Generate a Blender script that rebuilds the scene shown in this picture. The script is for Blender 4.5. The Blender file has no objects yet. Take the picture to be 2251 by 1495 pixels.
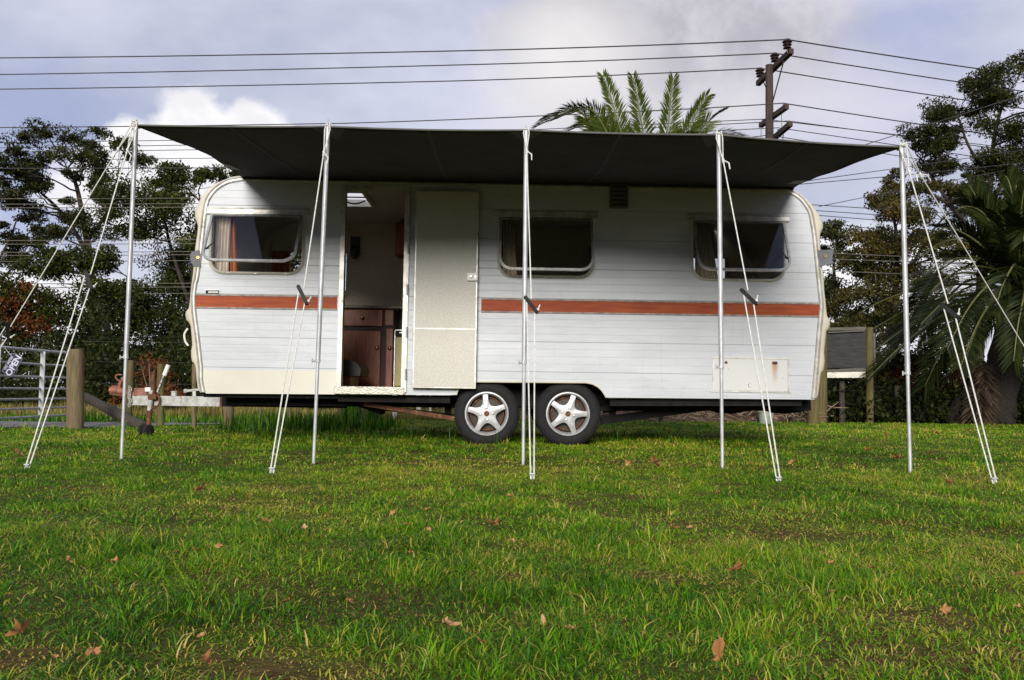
import bpy, bmesh, math, random
import numpy as np
from mathutils import Vector, Matrix, noise as mnoise
R = math.radians
random.seed(7)
rng = np.random.default_rng(11)
SC = bpy.context.scene
COL = SC.collection

# ------------------------------------------------------------------ camera
PW, PH, F = 2251.0, 1495.0, 1950.0          # the photograph's frame and focal length in its pixels
CAM = Vector((0.0, -7.6, 0.44))
TILT, ROLL = math.atan((863 - PH / 2) / F), R(0.5)
cd = bpy.data.cameras.new("camera")
cd.sensor_width = 36.0
cd.lens = F / PW * 36.0
cd.clip_start, cd.clip_end = 0.05, 3000
cam = bpy.data.objects.new("camera", cd)
COL.objects.link(cam)
CAMM = Matrix.Translation(CAM) @ Matrix.Rotation(R(90) + TILT, 4, 'X') @ Matrix.Rotation(ROLL, 4, 'Z')
cam.matrix_world = CAMM
SC.camera = cam

# ------------------------------------------------------------------ exposure
SC.view_settings.view_transform = 'Standard'
SC.view_settings.look = 'None'
SC.view_settings.exposure = 0.35
SC.view_settings.gamma = 1.0
SC.cycles.max_bounces = 8
SC.cycles.transparent_max_bounces = 12

# ------------------------------------------------------------------ world and sun
SUN_EL, SUN_AZ = R(19.5), R(6)               # sun behind the camera, a little to its left
def ray(px, py):
    return (CAMM.to_3x3() @ Vector(((px - PW / 2) / F, -(py - PH / 2) / F, -1.0))).normalized()
def azel(px, py):
    d = ray(px, py)
    return math.atan2(d.x, d.y), math.asin(d.z)

W = bpy.data.worlds.new("World"); SC.world = W; W.use_nodes = True
def build_world():
    nt = W.node_tree; N = nt.nodes; Lk = nt.links
    N.clear()
    out = N.new('ShaderNodeOutputWorld'); bg = N.new('ShaderNodeBackground')
    bg.inputs['Strength'].default_value = 0.078
    Lk.new(bg.outputs[0], out.inputs[0])
    sky = N.new('ShaderNodeTexSky'); sky.sky_type = 'NISHITA'; sky.sun_disc = False
    sky.sun_elevation = SUN_EL; sky.sun_rotation = math.pi + SUN_AZ
    sky.air_density = 1.0; sky.dust_density = 1.0; sky.ozone_density = 2.0
    tc = N.new('ShaderNodeTexCoord'); sep = N.new('ShaderNodeSeparateXYZ')
    Lk.new(tc.outputs['Generated'], sep.inputs[0])
    def m(op, a, b=None, c=None):
        n = N.new('ShaderNodeMath'); n.operation = op
        for i, v in enumerate((a, b, c)):
            if v is None: continue
            if isinstance(v, (int, float)): n.inputs[i].default_value = v
            else: Lk.new(v, n.inputs[i])
        return n.outputs[0]
    az = m('ARCTAN2', sep.outputs[0], sep.outputs[1])
    el = m('ARCSINE', sep.outputs[2])
    def noise(scale, detail, rough, stretch=1.0, off=0.0):
        mp = N.new('ShaderNodeMapping'); mp.inputs['Scale'].default_value = (1, 1, stretch)
        mp.inputs['Location'].default_value = (off, off * .3, off * .7)
        Lk.new(tc.outputs['Generated'], mp.inputs[0])
        n = N.new('ShaderNodeTexNoise'); n.inputs['Scale'].default_value = scale
        n.inputs['Detail'].default_value = detail; n.inputs['Roughness'].default_value = rough
        Lk.new(mp.outputs[0], n.inputs['Vector'])
        return n.outputs['Fac']
    def ss(x, lo, hi):
        n = N.new('ShaderNodeMapRange'); n.interpolation_type = 'SMOOTHSTEP'
        n.inputs[1].default_value, n.inputs[2].default_value = lo, hi
        Lk.new(x, n.inputs[0]); return n.outputs[0]
    def mix(fac, a, b):
        n = N.new('ShaderNodeMix'); n.data_type = 'RGBA'
        if isinstance(fac, (int, float)): n.inputs[0].default_value = fac
        else: Lk.new(fac, n.inputs[0])
        for i, v in ((6, a), (7, b)):
            if isinstance(v, tuple): n.inputs[i].default_value = (*v, 1)
            else: Lk.new(v, n.inputs[i])
        return n.outputs[2]
    veil_n = noise(3.2, 7, .55, 1.8)
    veil = mix(ss(veil_n, .35, .68), (5.3, 5.5, 7.0), (8.2, 8.2, 9.6))
    col = mix(.82, sky.outputs[0], veil)
    fine = noise(9, 8, .6, 1.5, 3.1)
    puff = noise(26, 6, .55, 1.2, 5.7)
    fine2 = noise(14, 8, .62, 1.0, 9.3)
    def blob(px, py, rx, ry, lo, hi, amp, nz):
        a, e = azel(px, py); ra, re = rx / F, ry / F
        dx = m('DIVIDE', m('SUBTRACT', az, a), ra); dy = m('DIVIDE', m('SUBTRACT', el, e), re)
        d = m('SQRT', m('ADD', m('MULTIPLY', dx, dx), m('MULTIPLY', dy, dy)))
        d = m('ADD', d, m('MULTIPLY', m('SUBTRACT', nz, .5), amp))
        return ss(d, hi, lo)
    # darker blue patches
    for b in ((60, 470, 170, 130), (1960, 60, 170, 60), (2060, 150, 160, 60), (60, 240, 330, 140)):
        col = mix(m('MULTIPLY', blob(*b, .2, 1.2, 1.6, fine), .55), col, (3.1, 3.9, 6.6))
    # big soft grey cloud
    g = blob(1480, 110, 440, 200, .62, 1.05, 1.1, fine)
    col = mix(m('MULTIPLY', g, .8), col, mix(ss(fine2, .35, .65), (5.0, 4.8, 5.2), (7.2, 7.0, 7.3)))
    g = blob(1240, 130, 210, 150, .2, 1.2, 1.2, fine2)
    col = mix(m('MULTIPLY', g, .75), col, (9.6, 9.3, 9.3))
    g = blob(1500, 240, 560, 90, .1, 1.3, 1.0, fine)
    col = mix(m('MULTIPLY', g, .5), col, (8.8, 8.6, 9.0))
    g = blob(2010, 260, 420, 160, .1, 1.3, 1.4, fine2)
    col = mix(m('MULTIPLY', g, .5), col, (7.6, 7.4, 8.6))
    # white cumulus
    wh = mix(ss(puff, .35, .7), (9.4, 9.3, 9.6), (11.2, 11.1, 11.2))
    for b in ((430, 318, 105, 110), (560, 325, 95, 100), (280, 330, 60, 70), (630, 330, 50, 60), (380, 430, 260, 110)):
        col = mix(m('MULTIPLY', blob(*b, .74, 1.08, .85, puff), .92), col, wh)
    for b in ((60, 700, 260, 110), (1900, 640, 300, 140)):
        col = mix(blob(*b, .7, 1.05, .9, puff), col, wh)
    low = ss(el, .16, .0)
    col = mix(m('MULTIPLY', low, .5), col, (9.2, 9.1, 9.7))
    # the other half of the sky, behind the camera: broken cloud over deep blue
    back = ss(sep.outputs[1], .25, -.35)
    bsky = mix(ss(noise(2.6, 8, .6, 1.6, 2.2), .46, .66), (1.6, 1.9, 2.9), (6.8, 6.6, 6.2))
    col = mix(back, col, bsky)
    Lk.new(col, bg.inputs[0])
build_world()
sl = bpy.data.lights.new("sun", 'SUN'); sl.energy = 3.7; sl.angle = R(23); sl.color = (1.0, .955, .895)
so = bpy.data.objects.new("sun", sl); COL.objects.link(so)
sd = Vector((-math.sin(SUN_AZ) * math.cos(SUN_EL), -math.cos(SUN_AZ) * math.cos(SUN_EL), math.sin(SUN_EL)))
so.rotation_euler = sd.to_track_quat('Z', 'Y').to_euler(); so.location = (0, 0, 30)

# ------------------------------------------------------------------ pixel -> world
def at(px, py, Y):
    d = ray(px, py); return CAM + d * ((Y - CAM.y) / d.y)
def dp(px, py, D):
    return at(px, py, D - 7.6)
def gp(px, py, z=0.0):
    d = ray(px, py); return CAM + d * ((z - CAM.z) / d.z)

# ------------------------------------------------------------------ mesh builder
class MB:
    def __init__(s): s.v = []; s.f = []
    def add(s, vs, fs):
        o = len(s.v); s.v += [tuple(v) for v in vs]; s.f += [tuple(i + o for i in f) for f in fs]; return s
    def box(s, a, b):
        x0, y0, z0 = (min(a[i], b[i]) for i in range(3)); x1, y1, z1 = (max(a[i], b[i]) for i in range(3))
        vs = [(x, y, z) for z in (z0, z1) for y in (y0, y1) for x in (x0, x1)]
        return s.add(vs, [(0, 2, 3, 1), (4, 5, 7, 6), (0, 1, 5, 4), (2, 6, 7, 3), (0, 4, 6, 2), (1, 3, 7, 5)])
    def bbox(s, a, b, r=.01):                # bevelled box
        x0, y0, z0 = (min(a[i], b[i]) for i in range(3)); x1, y1, z1 = (max(a[i], b[i]) for i in range(3))
        bm = bmesh.new(); bmesh.ops.create_cube(bm, size=1)
        for v in bm.verts:
            v.co = Vector(((x0 + x1) / 2 + v.co.x * (x1 - x0), (y0 + y1) / 2 + v.co.y * (y1 - y0), (z0 + z1) / 2 + v.co.z * (z1 - z0)))
        bmesh.ops.bevel(bm, geom=bm.edges[:], offset=min(r, .45 * min(x1 - x0, y1 - y0, z1 - z0)), segments=2, affect='EDGES', profile=.5)
        bm.verts.index_update()
        s.add([v.co[:] for v in bm.verts], [[v.index for v in f.verts] for f in bm.faces]); bm.free(); return s
    def beam(s, p, q, w, h, up=(0, 0, 1)):
        p, q = Vector(p), Vector(q); d = (q - p).normalized(); up = Vector(up)
        if abs(d.dot(up)) > .98: up = Vector((0, 1, 0))
        x = d.cross(up).normalized() * (w / 2); z = x.cross(d).normalized() * (h / 2)
        vs = [c + sx * x + sz * z for c in (p, q) for sx, sz in ((-1, -1), (1, -1), (1, 1), (-1, 1))]
        return s.add(vs, [(3, 2, 1, 0), (4, 5, 6, 7), (0, 1, 5, 4), (1, 2, 6, 5), (2, 3, 7, 6), (3, 0, 4, 7)])
    def tube(s, pts, r, n=8, cap=True, closed=False):
        pts = [Vector(p) for p in pts]; m = len(pts)
        rs = r if hasattr(r, '__len__') else [r] * m
        vs = []; prev = None
        for i, p in enumerate(pts):
            if closed: d = pts[(i + 1) % m] - pts[i - 1]
            else: d = pts[min(i + 1, m - 1)] - pts[max(i - 1, 0)]
            if d.length < 1e-9: d = Vector((0, 0, 1))
            d.normalize()
            if prev is None:
                a = Vector((0, 0, 1)) if abs(d.z) < .9 else Vector((1, 0, 0))
                u = d.cross(a).normalized()
            else:
                u = prev - d * prev.dot(d)
                u = u.normalized() if u.length > 1e-6 else d.orthogonal().normalized()
            prev = u; w = d.cross(u)
            for k in range(n):
                t = 2 * math.pi * k / n; vs.append(p + (u * math.cos(t) + w * math.sin(t)) * rs[i])
        fs = []
        for i in range(m if closed else m - 1):
            j = (i + 1) % m
            for k in range(n):
                l = (k + 1) % n; fs.append((i * n + k, i * n + l, j * n + l, j * n + k))
        if cap and not closed:
            fs.append(tuple(range(n - 1, -1, -1))); fs.append(tuple((m - 1) * n + k for k in range(n)))
        return s.add(vs, fs)
    def lathe(s, prof, c=(0, 0, 0), axis='Z', n=32, cap=True):
        c = Vector(c); vs = []; m = len(prof)
        for r, h in prof:
            for k in range(n):
                t = 2 * math.pi * k / n; a, b = r * math.cos(t), r * math.sin(t)
                vs.append(c + (Vector((a, b, h)) if axis == 'Z' else Vector((a, h, b)) if axis == 'Y' else Vector((h, a, b))))
        fs = []
        for i in range(m - 1):
            for k in range(n):
                l = (k + 1) % n; fs.append((i * n + k, i * n + l, (i + 1) * n + l, (i + 1) * n + k))
        if cap:
            if prof[0][0] > 1e-4: fs.append(tuple(range(n - 1, -1, -1)))
            if prof[-1][0] > 1e-4: fs.append(tuple((m - 1) * n + k for k in range(n)))
        return s.add(vs, fs)
    def prism(s, poly, off):
        off = Vector(off); n = len(poly); vs = [Vector(p) for p in poly] + [Vector(p) + off for p in poly]
        return s.add(vs, [tuple(range(n)), tuple(range(2 * n - 1, n - 1, -1))] + [(i, i + n, (i + 1) % n + n, (i + 1) % n) for i in range(n)])
    def grid(s, rows):
        m, n = len(rows), len(rows[0]); vs = [p for r in rows for p in r]
        return s.add(vs, [(i * n + j, i * n + j + 1, (i + 1) * n + j + 1, (i + 1) * n + j) for i in range(m - 1) for j in range(n - 1)])
    def ball(s, c, r, n=12, sq=(1, 1, 1)):
        c = Vector(c); vs = []; fs = []; m = n // 2
        for i in range(m + 1):
            t = math.pi * i / m
            for k in range(n):
                a = 2 * math.pi * k / n
                vs.append(c + Vector((r * sq[0] * math.sin(t) * math.cos(a), r * sq[1] * math.sin(t) * math.sin(a), r * sq[2] * math.cos(t))))
        for i in range(m):
            for k in range(n):
                l = (k + 1) % n; fs.append((i * n + k, (i + 1) * n + k, (i + 1) * n + l, i * n + l))
        return s.add(vs, fs)

ROOTM = {}
def tagit(o, label=None, cat=None, group=None, kind=None):
    for k, v in (('label', label), ('category', cat), ('group', group), ('kind', kind)):
        if v: o[k] = v
    return o
def thing(name, label, cat, loc=(0, 0, 0), group=None, rot=(0, 0, 0)):
    o = bpy.data.objects.new(name, None); COL.objects.link(o)
    o.empty_display_size = .2
    o.location = loc; o.rotation_euler = rot
    tagit(o, label, cat, group)
    ROOTM[o.name] = Matrix.Translation(Vector(loc)) @ bpy_euler(rot)
    return o
def bpy_euler(rot):
    from mathutils import Euler
    return Euler(rot, 'XYZ').to_matrix().to_4x4()
def smooth_mesh(me, ang=40):
    me.polygons.foreach_set('use_smooth', [True] * len(me.polygons))
    try: me.set_sharp_from_angle(angle=R(ang))
    except Exception: pass
def obj(name, mb, mat, parent=None, smooth=False, local=False, origin=None, label=None):
    """link one mesh object; vertices are world points unless local"""
    me = bpy.data.meshes.new(name)
    vs = mb.v
    Mi = None
    if parent is not None:
        if not local: Mi = ROOTM[parent.name].inverted()
    elif origin is not None:
        Mi = Matrix.Translation(-Vector(origin))
    if Mi is not None: vs = [Mi @ Vector(v) for v in vs]
    me.from_pydata([tuple(v) for v in vs], [], mb.f); me.update()
    if smooth: smooth_mesh(me, smooth if not isinstance(smooth, bool) else 40)
    if mat: me.materials.append(mat)
    o = bpy.data.objects.new(name, me); COL.objects.link(o)
    if parent is not None:
        o.parent = parent; ROOTM[o.name] = ROOTM[parent.name]
    else:
        if origin is not None: o.location = origin
        ROOTM[o.name] = Matrix.Translation(Vector(origin or (0, 0, 0)))
    if label: o['label'] = label
    return o
def fixn(o):
    bm = bmesh.new(); bm.from_mesh(o.data); bmesh.ops.recalc_face_normals(bm, faces=bm.faces[:]); bm.to_mesh(o.data); bm.free(); return o
def fill_poly(outer, holes, to3):
    """planar polygon with holes -> (verts, faces)"""
    bm = bmesh.new(); edges = []
    for loop in [outer] + holes:
        vs = [bm.verts.new((p[0], p[1], 0)) for p in loop]
        for i in range(len(vs)): edges.append(bm.edges.new((vs[i], vs[(i + 1) % len(vs)])))
    bmesh.ops.triangle_fill(bm, use_beauty=True, use_dissolve=False, edges=edges)
    bm.verts.index_update()
    v = [to3(q.co.x, q.co.y) for q in bm.verts]; f = [tuple(q.index for q in fc.verts) for fc in bm.faces]
    bm.free(); return v, f
def rrect(x0, z0, x1, z1, r_bot, r_top, n=7):
    pts = []
    for cx, cz, r, a0 in ((x0 + r_bot, z0 + r_bot, r_bot, 180), (x1 - r_bot, z0 + r_bot, r_bot, 270), (x1 - r_top, z1 - r_top, r_top, 0), (x0 + r_top, z1 - r_top, r_top, 90)):
        for k in range(n):
            t = R(a0 + 90 * k / (n - 1)); pts.append((cx + r * math.cos(t), cz + r * math.sin(t)))
    return pts
def poly_near(poly, p):
    best = None
    for a, b in zip(poly[:-1], poly[1:]):
        ax, ay = a; bx, by = b; dx, dy = bx - ax, by - ay
        t = max(0, min(1, ((p[0] - ax) * dx + (p[1] - ay) * dy) / (dx * dx + dy * dy + 1e-12)))
        q = (ax + t * dx, ay + t * dy); d = (q[0] - p[0]) ** 2 + (q[1] - p[1]) ** 2
        if best is None or d < best[0]: best = (d, q)
    return best[1]
def catmull(pts, n=6):
    pts = [Vector(p) for p in pts]; P = [pts[0]] + pts + [pts[-1]]; out = []
    for i in range(1, len(P) - 2):
        for k in range(n):
            t = k / n; a, b, c, d = P[i - 1], P[i], P[i + 1], P[i + 2]
            out.append(.5 * ((2 * b) + (c - a) * t + (2 * a - 5 * b + 4 * c - d) * t * t + (3 * b - a - 3 * c + d) * t ** 3))
    out.append(pts[-1]); return out
# ------------------------------------------------------------------ materials
def new_mat(name):
    m = bpy.data.materials.new(name); m.use_nodes = True
    nt = m.node_tree; b = nt.nodes['Principled BSDF']; return m, nt, b
class G:                                       # small node-graph helper
    def __init__(s, nt): s.nt = nt; s.N = nt.nodes; s.L = nt.links
    def n(s, t, **kw):
        x = s.N.new(t)
        for k, v in kw.items(): setattr(x, k, v)
        return x
    def put(s, sock, v):
        if isinstance(v, bpy.types.NodeSocket): s.L.new(v, sock)
        elif isinstance(v, tuple) and len(v) == 3 and sock.type == 'RGBA': sock.default_value = (*v, 1)
        else: sock.default_value = v
    def m(s, op, a, b=None, c=None):
        x = s.n('ShaderNodeMath', operation=op)
        for i, v in enumerate((a, b, c)):
            if v is not None: s.put(x.inputs[i], v)
        return x.outputs[0]
    def mix(s, f, a, b):
        x = s.n('ShaderNodeMix', data_type='RGBA'); s.put(x.inputs[0], f); s.put(x.inputs[6], a); s.put(x.inputs[7], b); return x.outputs[2]
    def coord(s, which='Object', scale=(1, 1, 1), rot=(0, 0, 0)):
        tc = s.n('ShaderNodeTexCoord'); mp = s.n('ShaderNodeMapping'); mp.inputs['Scale'].default_value = scale; mp.inputs['Rotation'].default_value = rot
        s.L.new(tc.outputs[which], mp.inputs[0]); return mp.outputs[0]
    def noise(s, scale, detail=5, rough=.55, vec=None, dist=0):
        x = s.n('ShaderNodeTexNoise'); x.inputs['Scale'].default_value = scale; x.inputs['Detail'].default_value = detail
        x.inputs['Roughness'].default_value = rough; x.inputs['Distortion'].default_value = dist
        s.L.new(vec if vec is not None else s.coord(), x.inputs['Vector']); return x.outputs['Fac']
    def ss(s, x, lo, hi, t0=0., t1=1.):
        n = s.n('ShaderNodeMapRange', interpolation_type='SMOOTHSTEP'); s.put(n.inputs[0], x)
        for i, v in enumerate((lo, hi, t0, t1)): n.inputs[i + 1].default_value = v
        return n.outputs[0]
    def bump(s, h, strength, dist=.01, prev=None):
        x = s.n('ShaderNodeBump'); x.inputs['Strength'].default_value = strength; x.inputs['Distance'].default_value = dist
        s.L.new(h, x.inputs['Height'])
        if prev is not None: s.L.new(prev, x.inputs['Normal'])
        return x.outputs[0]
def mat(name, c1, c2=None, scale=8, rough=.6, metal=0., bump=0., bscale=None, stretch=(1, 1, 1), lo=.35, hi=.65, c3=None, s3=3, lo3=.6, hi3=.72, rvar=.1, spec=.5, bdist=.01):
    m, nt, b = new_mat(name); g = G(nt); vec = g.coord('Object', stretch)
    n1 = g.noise(scale, 6, .6, vec)
    col = g.mix(g.ss(n1, lo, hi), c1, c2 or tuple(x * .8 for x in c1))
    if c3: col = g.mix(g.ss(g.noise(s3, 8, .65, vec), lo3, hi3), col, c3)
    g.put(b.inputs['Base Color'], col); b.inputs['Metallic'].default_value = metal
    g.put(b.inputs['Roughness'], g.m('ADD', g.m('MULTIPLY', n1, rvar), rough - rvar / 2))
    b.inputs['Specular IOR Level'].default_value = spec
    if bump: g.put(b.inputs['Normal'], g.bump(g.noise(bscale or scale * 2, 6, .6, vec), bump, bdist))
    return m
def leaf_mat(name, cols, trans=.35, rough=.5, spec=.14):
    """cols: colour stops over the per-leaf 'tint' attribute"""
    m, nt, b = new_mat(name); g = G(nt)
    at_ = g.n('ShaderNodeAttribute'); at_.attribute_name = 'tint'
    cr = g.n('ShaderNodeValToRGB'); e = cr.color_ramp.elements
    while len(e) < len(cols): e.new(.5)
    for i, (p, c) in enumerate(cols): e[i].position = p; e[i].color = (*c, 1)
    g.L.new(at_.outputs['Fac'], cr.inputs[0])
    g.put(b.inputs['Base Color'], cr.outputs[0]); b.inputs['Roughness'].default_value = rough; b.inputs['Specular IOR Level'].default_value = spec
    tr = g.n('ShaderNodeBsdfTranslucent'); g.L.new(cr.outputs[0], tr.inputs[0])
    mx = g.n('ShaderNodeMixShader'); mx.inputs[0].default_value = trans
    g.L.new(b.outputs[0], mx.inputs[1]); g.L.new(tr.outputs[0], mx.inputs[2])
    g.L.new(mx.outputs[0], nt.nodes['Material Output'].inputs[0]); return m

def cladding_mat(name, z_seam_hi, z_seam_lo, z_split, pitch=.2575, ribs=4):
    m, nt, b = new_mat(name); g = G(nt)
    sp = g.n('ShaderNodeSeparateXYZ'); g.L.new(g.coord(), sp.inputs[0]); z = sp.outputs[2]
    up = g.m('GREATER_THAN', z, z_split)
    base = g.m('ADD', g.m('MULTIPLY', up, z_seam_hi), g.m('MULTIPLY', g.m('SUBTRACT', 1., up), z_seam_lo))
    u = g.m('DIVIDE', g.m('SUBTRACT', z, base), pitch)
    fs = g.m('ABSOLUTE', g.m('SUBTRACT', g.m('FRACT', g.m('ADD', u, .5)), .5))       # 0 at seam
    ur = g.m('MULTIPLY', u, float(ribs))
    fr = g.m('ABSOLUTE', g.m('SUBTRACT', g.m('FRACT', g.m('ADD', ur, .5)), .5))
    seam = g.ss(fs, .002, .0085, 0., 1.)
    rib = g.ss(fr, .0, .07, 0., 1.)
    h = g.m('ADD', g.m('MULTIPLY', seam, 1.0), g.m('MULTIPLY', rib, .35))
    wob = g.noise(2.2, 3, .5, g.coord('Object', (1, 1, 2.5)))
    h2 = g.m('ADD', h, g.m('MULTIPLY', wob, 2.0))
    n1 = g.noise(3.5, 7, .6, g.coord('Object', (.7, 1, 2.0)))
    col = g.mix(g.ss(n1, .3, .7), (.43, .455, .485), (.49, .51, .53))
    streak = g.ss(g.noise(7, 6, .7, g.coord('Object', (5, 1, .35))), .56, .78)
    col = g.mix(g.m('MULTIPLY', streak, .42), col, (.33, .32, .27))
    speck = g.ss(g.noise(60, 3, .7), .70, .76)
    col = g.mix(g.m('MULTIPLY', speck, .35), col, (.28, .24, .19))
    col = g.mix(g.m('MULTIPLY', g.m('SUBTRACT', 1., seam), .62), col, (.16, .16, .15))
    g.put(b.inputs['Base Color'], col); b.inputs['Roughness'].default_value = .42
    b.inputs['Specular IOR Level'].default_value = .45
    g.put(b.inputs['Normal'], g.bump(h2, .55, .006)); return m

M = {}
M['cream'] = mat('cream_gelcoat', (.60, .56, .45), (.54, .49, .38), 3, .38, bump=.08, bscale=9, c3=(.5, .43, .3), s3=6, lo3=.62, hi3=.85)
M['skirt'] = mat('cream_painted_sheet', (.56, .545, .47), (.52, .50, .42), 2.5, .4, bump=.06, bscale=5, c3=(.45, .38, .27), s3=30, lo3=.69, hi3=.75)
M['alu'] = mat('dull_aluminium', (.62, .62, .61), (.42, .42, .41), 14, .38, .75, bump=.1, c3=(.2, .19, .17), s3=22, lo3=.6, hi3=.72)
M['alu_trim'] = mat('aged_aluminium_trim', (.58, .57, .53), (.40, .38, .33), 10, .42, .4, bump=.12, c3=(.18, .15, .11), s3=18, lo3=.58, hi3=.7)
M['window_frame'] = mat('cream_window_frame', (.58, .55, .47), (.48, .45, .37), 9, .4, .1, bump=.08, c3=(.25, .2, .14), s3=16, lo3=.62, hi3=.7)
M['seal'] = mat('black_rubber', (.02, .02, .02), (.035, .035, .034), 20, .7)
M['steel'] = mat('galvanised_steel', (.54, .55, .56), (.40, .41, .42), 30, .5, .35, bump=.08, stretch=(1, 1, .4))
M['rope'] = mat('white_nylon_rope', (.68, .68, .65), (.54, .53, .48), 60, .75, bump=.4, bscale=160)
M['plastic'] = mat('black_plastic', (.008, .008, .009), (.016, .016, .017), 20, .6, spec=.25)
M['white_plastic'] = mat('white_plastic', (.75, .74, .70), (.66, .64, .58), 14, .4)
M['tyre'] = mat('worn_tyre_rubber', (.005, .005, .005), (.010, .0095, .009), 14, .85, bump=.3, bscale=60, c3=(.06, .05, .035), s3=9, lo3=.6, hi3=.8)
M['alloy'] = mat('silver_alloy_paint', (.44, .44, .45), (.33, .33, .335), 18, .4, .3, bump=.05, c3=(.22, .2, .17), s3=26, lo3=.64, hi3=.76)
M['rust'] = mat('rusty_steel', (.14, .055, .022), (.07, .03, .016), 16, .85, .1, bump=.5, bscale=50, c3=(.26, .12, .045), s3=24, lo3=.52, hi3=.68)
M['hitch'] = mat('orange_red_primer', (.25, .095, .055), (.14, .05, .03), 10, .6, bump=.3, bscale=40, c3=(.5, .27, .16), s3=18, lo3=.58, hi3=.7)
M['drum'] = mat('dark_drum', (.04, .038, .036), (.075, .055, .04), 18, .7, .3, bump=.3)
M['chassis'] = mat('black_chassis_paint', (.005, .005, .005), (.012, .010, .008), 12, .8, bump=.3, spec=.2, c3=(.035, .02, .012), s3=10, lo3=.62, hi3=.75)
M['drawbar'] = mat('flaking_white_paint', (.46, .46, .44), (.30, .295, .27), 16, .6, bump=.35, bscale=40, c3=(.20, .11, .06), s3=26, lo3=.60, hi3=.68)
M['canvas'] = mat('charcoal_awning_canvas', (.034, .034, .032), (.046, .045, .041), 5, .85, bump=.25, bscale=420, c3=(.06, .058, .052), s3=3, lo3=.6, hi3=.8, spec=.2)
M['patch'] = mat('grey_patch_canvas', (.32, .32, .31), (.2, .2, .19), 14, .8, bump=.3, bscale=120)
M['flap'] = mat('grey_vinyl_flap', (.12, .125, .135), (.09, .092, .10), 6, .6, bump=.2, bscale=30)
M['brass'] = mat('polished_brass', (.75, .52, .20), (.6, .4, .14), 10, .25, 1.0)
M['door_lining'] = mat('mottled_door_lining', (.54, .525, .475), (.44, .425, .37), 90, .55, bump=.2, bscale=120, lo=.38, hi=.62, c3=(.36, .33, .24), s3=2.2, lo3=.55, hi3=.9)
M['lining'] = mat('speckled_wall_lining', (.72, .63, .50), (.46, .39, .30), 110, .6, bump=.2, lo=.4, hi=.6)
M['cabinet'] = mat('dark_wood_laminate', (.33, .088, .036), (.19, .048, .02), 12, .4, stretch=(6, 6, .5), bump=.1)
M['counter'] = mat('brown_counter', (.20, .14, .10), (.12, .08, .06), 30, .4)
M['fridge'] = mat('olive_gold_fridge_door', (.46, .36, .08), (.40, .31, .07), 6, .35)
M['floor_vinyl'] = mat('brown_vinyl', (.12, .08, .05), (.07, .05, .035), 18, .5)
M['cushion'] = mat('dark_seat_vinyl', (.03, .025, .022), (.045, .038, .034), 18, .6)
M['curtain'] = mat('pale_curtain', (.72, .65, .58), (.58, .49, .42), 16, .9, stretch=(6, 6, .6))
M['curtain_o'] = mat('orange_curtain', (.50, .17, .06), (.32, .10, .04), 14, .9, stretch=(6, 6, .6))
M['curtain_g'] = mat('olive_curtain', (.58, .52, .42), (.44, .38, .29), 14, .9, stretch=(6, 6, .6))
M['post_wood'] = mat('weathered_post_wood', (.17, .125, .065), (.095, .07, .038), 10, .85, bump=.6, bscale=24, stretch=(5, 5, .5), c3=(.12, .13, .04), s3=5, lo3=.52, hi3=.7)
M['dark_wood'] = mat('dark_creosoted_wood', (.035, .028, .022), (.06, .045, .03), 10, .9, bump=.6, bscale=24, stretch=(5, 5, .5))
M['moss_wood'] = mat('mossy_post_wood', (.12, .085, .03), (.075, .055, .022), 10, .9, bump=.6, bscale=24, stretch=(5, 5, .5), c3=(.11, .12, .03), s3=4, lo3=.45, hi3=.65)
M['white_post'] = mat('white_painted_post', (.66, .65, .60), (.45, .43, .38), 9, .7, bump=.2)
M['pole_wood'] = mat('power_pole_wood', (.060, .042, .032), (.035, .026, .02), 8, .9, bump=.6, bscale=20, stretch=(5, 5, .4), c3=(.10, .06, .045), s3=4, lo3=.55, hi3=.7)
M['insulator'] = mat('brown_porcelain', (.025, .014, .012), (.035, .02, .016), 8, .25)
M['wire'] = mat('weathered_conductor', (.045, .042, .045), (.07, .065, .065), 8, .6, .3)
M['wire_far'] = mat('pale_conductor', (.16, .145, .115), (.11, .10, .085), 8, .6, .2)
M['galv_gate'] = mat('galvanised_gate', (.52, .53, .54), (.38, .385, .39), 12, .55, .25, bump=.1)
M['sign_blk'] = mat('black_sign', (.016, .018, .045), (.02, .022, .05), 8, .3)
M['sign_txt'] = mat('pale_sign_lettering', (.50, .50, .60), (.42, .42, .52), 8, .5)
M['board'] = mat('black_board', (.016, .015, .016), (.032, .03, .03), 6, .8, bump=.2, stretch=(1, 1, 5), c3=(.06, .058, .055), s3=7, lo3=.62, hi3=.8)
M['white_board'] = mat('peeling_white_plank', (.66, .65, .58), (.52, .50, .43), 8, .75, bump=.4, bscale=30, stretch=(.6, 1, 2), c3=(.16, .13, .09), s3=9, lo3=.62, hi3=.68)
M['grey_plank'] = mat('grey_weathered_plank', (.13, .12, .10), (.075, .07, .06), 9, .9, bump=.5, stretch=(.4, 4, 6))
M['bark'] = mat('grey_brown_bark', (.050, .038, .028), (.028, .021, .016), 6, .95, bump=.8, bscale=16, stretch=(3, 3, .6), bdist=.03)
M['bark_pale'] = mat('pale_bark', (.20, .165, .125), (.10, .08, .06), 6, .95, bump=.6, bscale=16, stretch=(3, 3, .6), bdist=.03)
M['palm_bark'] = mat('palm_trunk', (.022, .016, .010), (.011, .008, .006), 14, .95, bump=.9, bscale=18, stretch=(2, 2, 2), bdist=.05)
M['dry_stick'] = mat('dry_branches', (.30, .22, .15), (.17, .115, .075), 7, .9)
M['mulch'] = mat('brown_litter', (.12, .07, .045), (.06, .036, .024), 9, .95, bump=.9, bscale=20, bdist=.04, c3=(.24, .15, .09), s3=14, lo3=.55, hi3=.68)
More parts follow.
